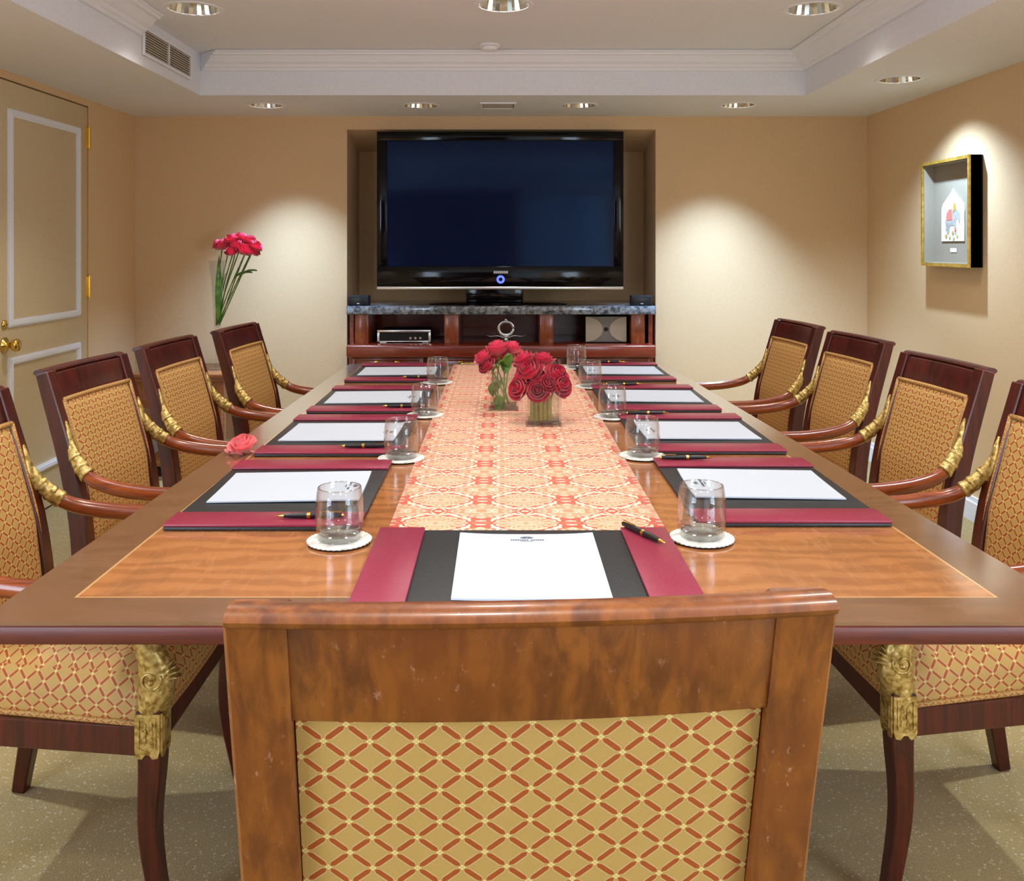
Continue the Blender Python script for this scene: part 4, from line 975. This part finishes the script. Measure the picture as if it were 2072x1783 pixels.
        def plate(M4):
            bm = bmesh.new(); poly = [(-0.0235, 0.052), (0.0235, 0.052), (0.0235, -0.018), (0.020, -0.030), (0.010, -0.032), (0.004, -0.024), (-0.004, -0.024), (-0.010, -0.032), (-0.020, -0.030), (-0.0235, -0.018)]
            prism(bm, poly, 0, 0.004, M4)
            q = [(-0.017, 0.046), (0.017, 0.046), (0.017, -0.012), (0, -0.018), (-0.017, -0.012)]
            for a in range(5): prism(bm, [(q[a][0]*1.0, q[a][1]), (q[(a+1) % 5][0], q[(a+1) % 5][1]), (q[(a+1) % 5][0]*0.85, q[(a+1) % 5][1]*0.93), (q[a][0]*0.85, q[a][1]*0.93)], 0.004, 0.006, M4)
            for zc, r in ((0.002, 0.006), (0.016, 0.007), (0.029, 0.006)):
                for sd in (-1, 1):
                    n = 8; prism(bm, [(sd*0.006+r*math.cos(2*PI*a/n)*0.8, zc+r*math.sin(2*PI*a/n)*1.2+sd*r*math.cos(2*PI*a/n)*0.6*sd) for a in range(n)], 0.004, 0.0062, M4)
            bm_obj('gilt_plate', bm, 'gilt', t)
        plate(Matrix.Translation((lx0, ly0+0.0235, Zs(0.374))) @ Matrix.Rotation(PI, 4, 'Z') @ Matrix.Rotation(PI/2, 4, 'X'))
        plate(Matrix.Translation((lx0+s*0.0235, ly0, Zs(0.374))) @ Matrix.Rotation(s*PI/2, 4, 'Z') @ Matrix.Rotation(PI/2, 4, 'X'))
        # gilt dolphin rising from the plate to the arm end
        bm = bmesh.new(); pts = crom([(lx0, ly0-0.002, Zs(0.420)), (lx0, ly0+0.008, Zs(0.460)), (lx0+s*0.001, ly0+0.004, Zs(0.512)), (lx0+s*0.003, ly0-0.012, Zs(0.548)), (lx0+s*0.006, ly0-0.026, Zs(0.585)), (lx0+s*0.008, ly0-0.030, Zs(0.615))], 5)
        sweep(bm, pts, lerp_list([(0.026, 0.030), (0.028, 0.035), (0.025, 0.031), (0.021, 0.023), (0.017, 0.018), (0.015, 0.017)], len(pts)), (1, 0, 0), 14, False); dl = bm_obj('gilt_dolphin', bm, 'gilt', t, True, angle=60)
        for sd in (-1, 1):                                      # eye, brow scroll and fin on each cheek
            bm = bmesh.new(); bmesh.ops.create_uvsphere(bm, u_segments=10, v_segments=6, radius=0.0065, matrix=Matrix.Translation((lx0+sd*0.0265, ly0+0.006, Zs(0.486)))); bm_obj('eye', bm, 'gilt', dl, True)
            bm = bmesh.new(); cp = Vector((lx0+sd*0.0245, ly0+0.004, Zs(0.490))); pts = [cp+Vector((sd*0.001, (0.008+0.0022*a)*math.cos(a), (0.008+0.0022*a)*math.sin(a))) for a in [0.35*k for k in range(20)]]
            sweep(bm, pts, [(0.0026, 0.0026)]*20, (1, 0, 0), 6, False); bm_obj('scroll', bm, 'gilt', dl, True)
        for k in range(6):                                      # mane of fins behind the head
            bm = bmesh.new(); a = 0.2+k*0.23; p = Vector((lx0, ly0+0.010, Zs(0.478))); q = p+Vector((0, 0.046*math.cos(a), 0.050*math.sin(a)))
            sweep(bm, [p, p.lerp(q, 0.55)+Vector((0, 0, 0.004)), q], [(0.020, 0.004), (0.018, 0.004), (0.010, 0.0015)], (1, 0, 0), 8, False); bm_obj('fin', bm, 'gilt', dl, True)
        # arm: dips from the post, runs forward, turns down into the dolphin
        pts = crom([(s*X(0.209)*min(1, AW+0.18), yb(Zs(0.785))+0.020, Zs(0.785)), (s*X(0.220)*min(1, AW+0.12), yb(Zs(0.73))+0.034, Zs(0.730)), (s*X(0.238)*AW, -0.185, Zs(0.682)), (s*X(0.252)*AW, -0.105, Zs(0.660)), (s*X(0.260)*AW, 0.00, Zs(0.651)), (s*X(0.262)*AW, 0.10, Zs(0.652)), (s*(fw-0.002), 0.160, Zs(0.648)), (s*(fw+0.001), 0.178, Zs(0.612))], 6)
        ncut = 12
        bm = bmesh.new(); sub = pts[ncut-2:]; sweep(bm, sub, lerp_list([(0.0135, 0.0175), (0.0165, 0.0195), (0.0178, 0.0190), (0.0168, 0.018), (0.015, 0.016)], len(sub)), (1, 0, 0), 14, False); bm_obj('arm', bm, arm_m, t, True, angle=60)
        bm = bmesh.new(); sub = pts[:ncut]; sz = lerp_list([(0.006, 0.006), (0.0105, 0.013), (0.0140, 0.017), (0.0165, 0.0200), (0.0165, 0.0205)], len(sub)); sweep(bm, sub, sz, (1, 0, 0), 14, False); sl = bm_obj('gilt_sleeve', bm, 'gilt', t, True, angle=60)
        for q in (6, 9, 11):                             # overlapping leaf collars
            bm = bmesh.new(); a, b_ = pts[q-1], pts[q]; sweep(bm, [a, a.lerp(b_, 0.5), b_], [(sz[q][0]*1.02, sz[q][1]*1.02), (sz[q][0]*1.10, sz[q][1]*1.10), (sz[q][0]*1.0, sz[q][1]*1.0)], (1, 0, 0), 14, False); bm_obj('leaf_collar', bm, 'gilt', sl, True)
        bm = bmesh.new(); zz = [0.83, 0.80, 0.76, 0.72]; sweep(bm, [Vector((s*X(0.206), yb(Zs(z))+0.024, Zs(z))) for z in zz], [(0.003, 0.003), (0.012, 0.006), (0.016, 0.008), (0.008, 0.008)], (1, 0, 0), 10, False); bm_obj('gilt_leaf', bm, 'gilt', t, True)
    return t
proto = make_chair('armchair', 'x')
first = [True]
def chair(x, y, rz, label):
    o = proto if first[0] else copy_tree(proto); first[0] = False
    o.location = (x, y, 0); o.rotation_euler = (0, 0, rz); o['label'] = label; o['group'] = 'dark armchairs along both sides of the table'
order = ['closest to the end armchair', 'second from the end armchair', 'third from the end armchair', 'nearest the television']
LC = [(-0.875, 2.035, 0), (-0.897, 2.725, -5), (-0.856, 3.300, -4), (-0.778, 3.885, -5)]
RC = [(0.985, 2.115, 3), (0.995, 2.765, 5), (1.012, 3.47, 6), (0.984, 4.095, 6)]
for i, (x, y, d) in enumerate(LC): chair(x, y, -PI/2+math.radians(d), f'dark mahogany armchair with lattice upholstery on the door side, {order[i]}')
for i, (x, y, d) in enumerate(RC): chair(x, y, PI/2+math.radians(d), f'dark mahogany armchair with lattice upholstery on the picture side, {order[i]}')
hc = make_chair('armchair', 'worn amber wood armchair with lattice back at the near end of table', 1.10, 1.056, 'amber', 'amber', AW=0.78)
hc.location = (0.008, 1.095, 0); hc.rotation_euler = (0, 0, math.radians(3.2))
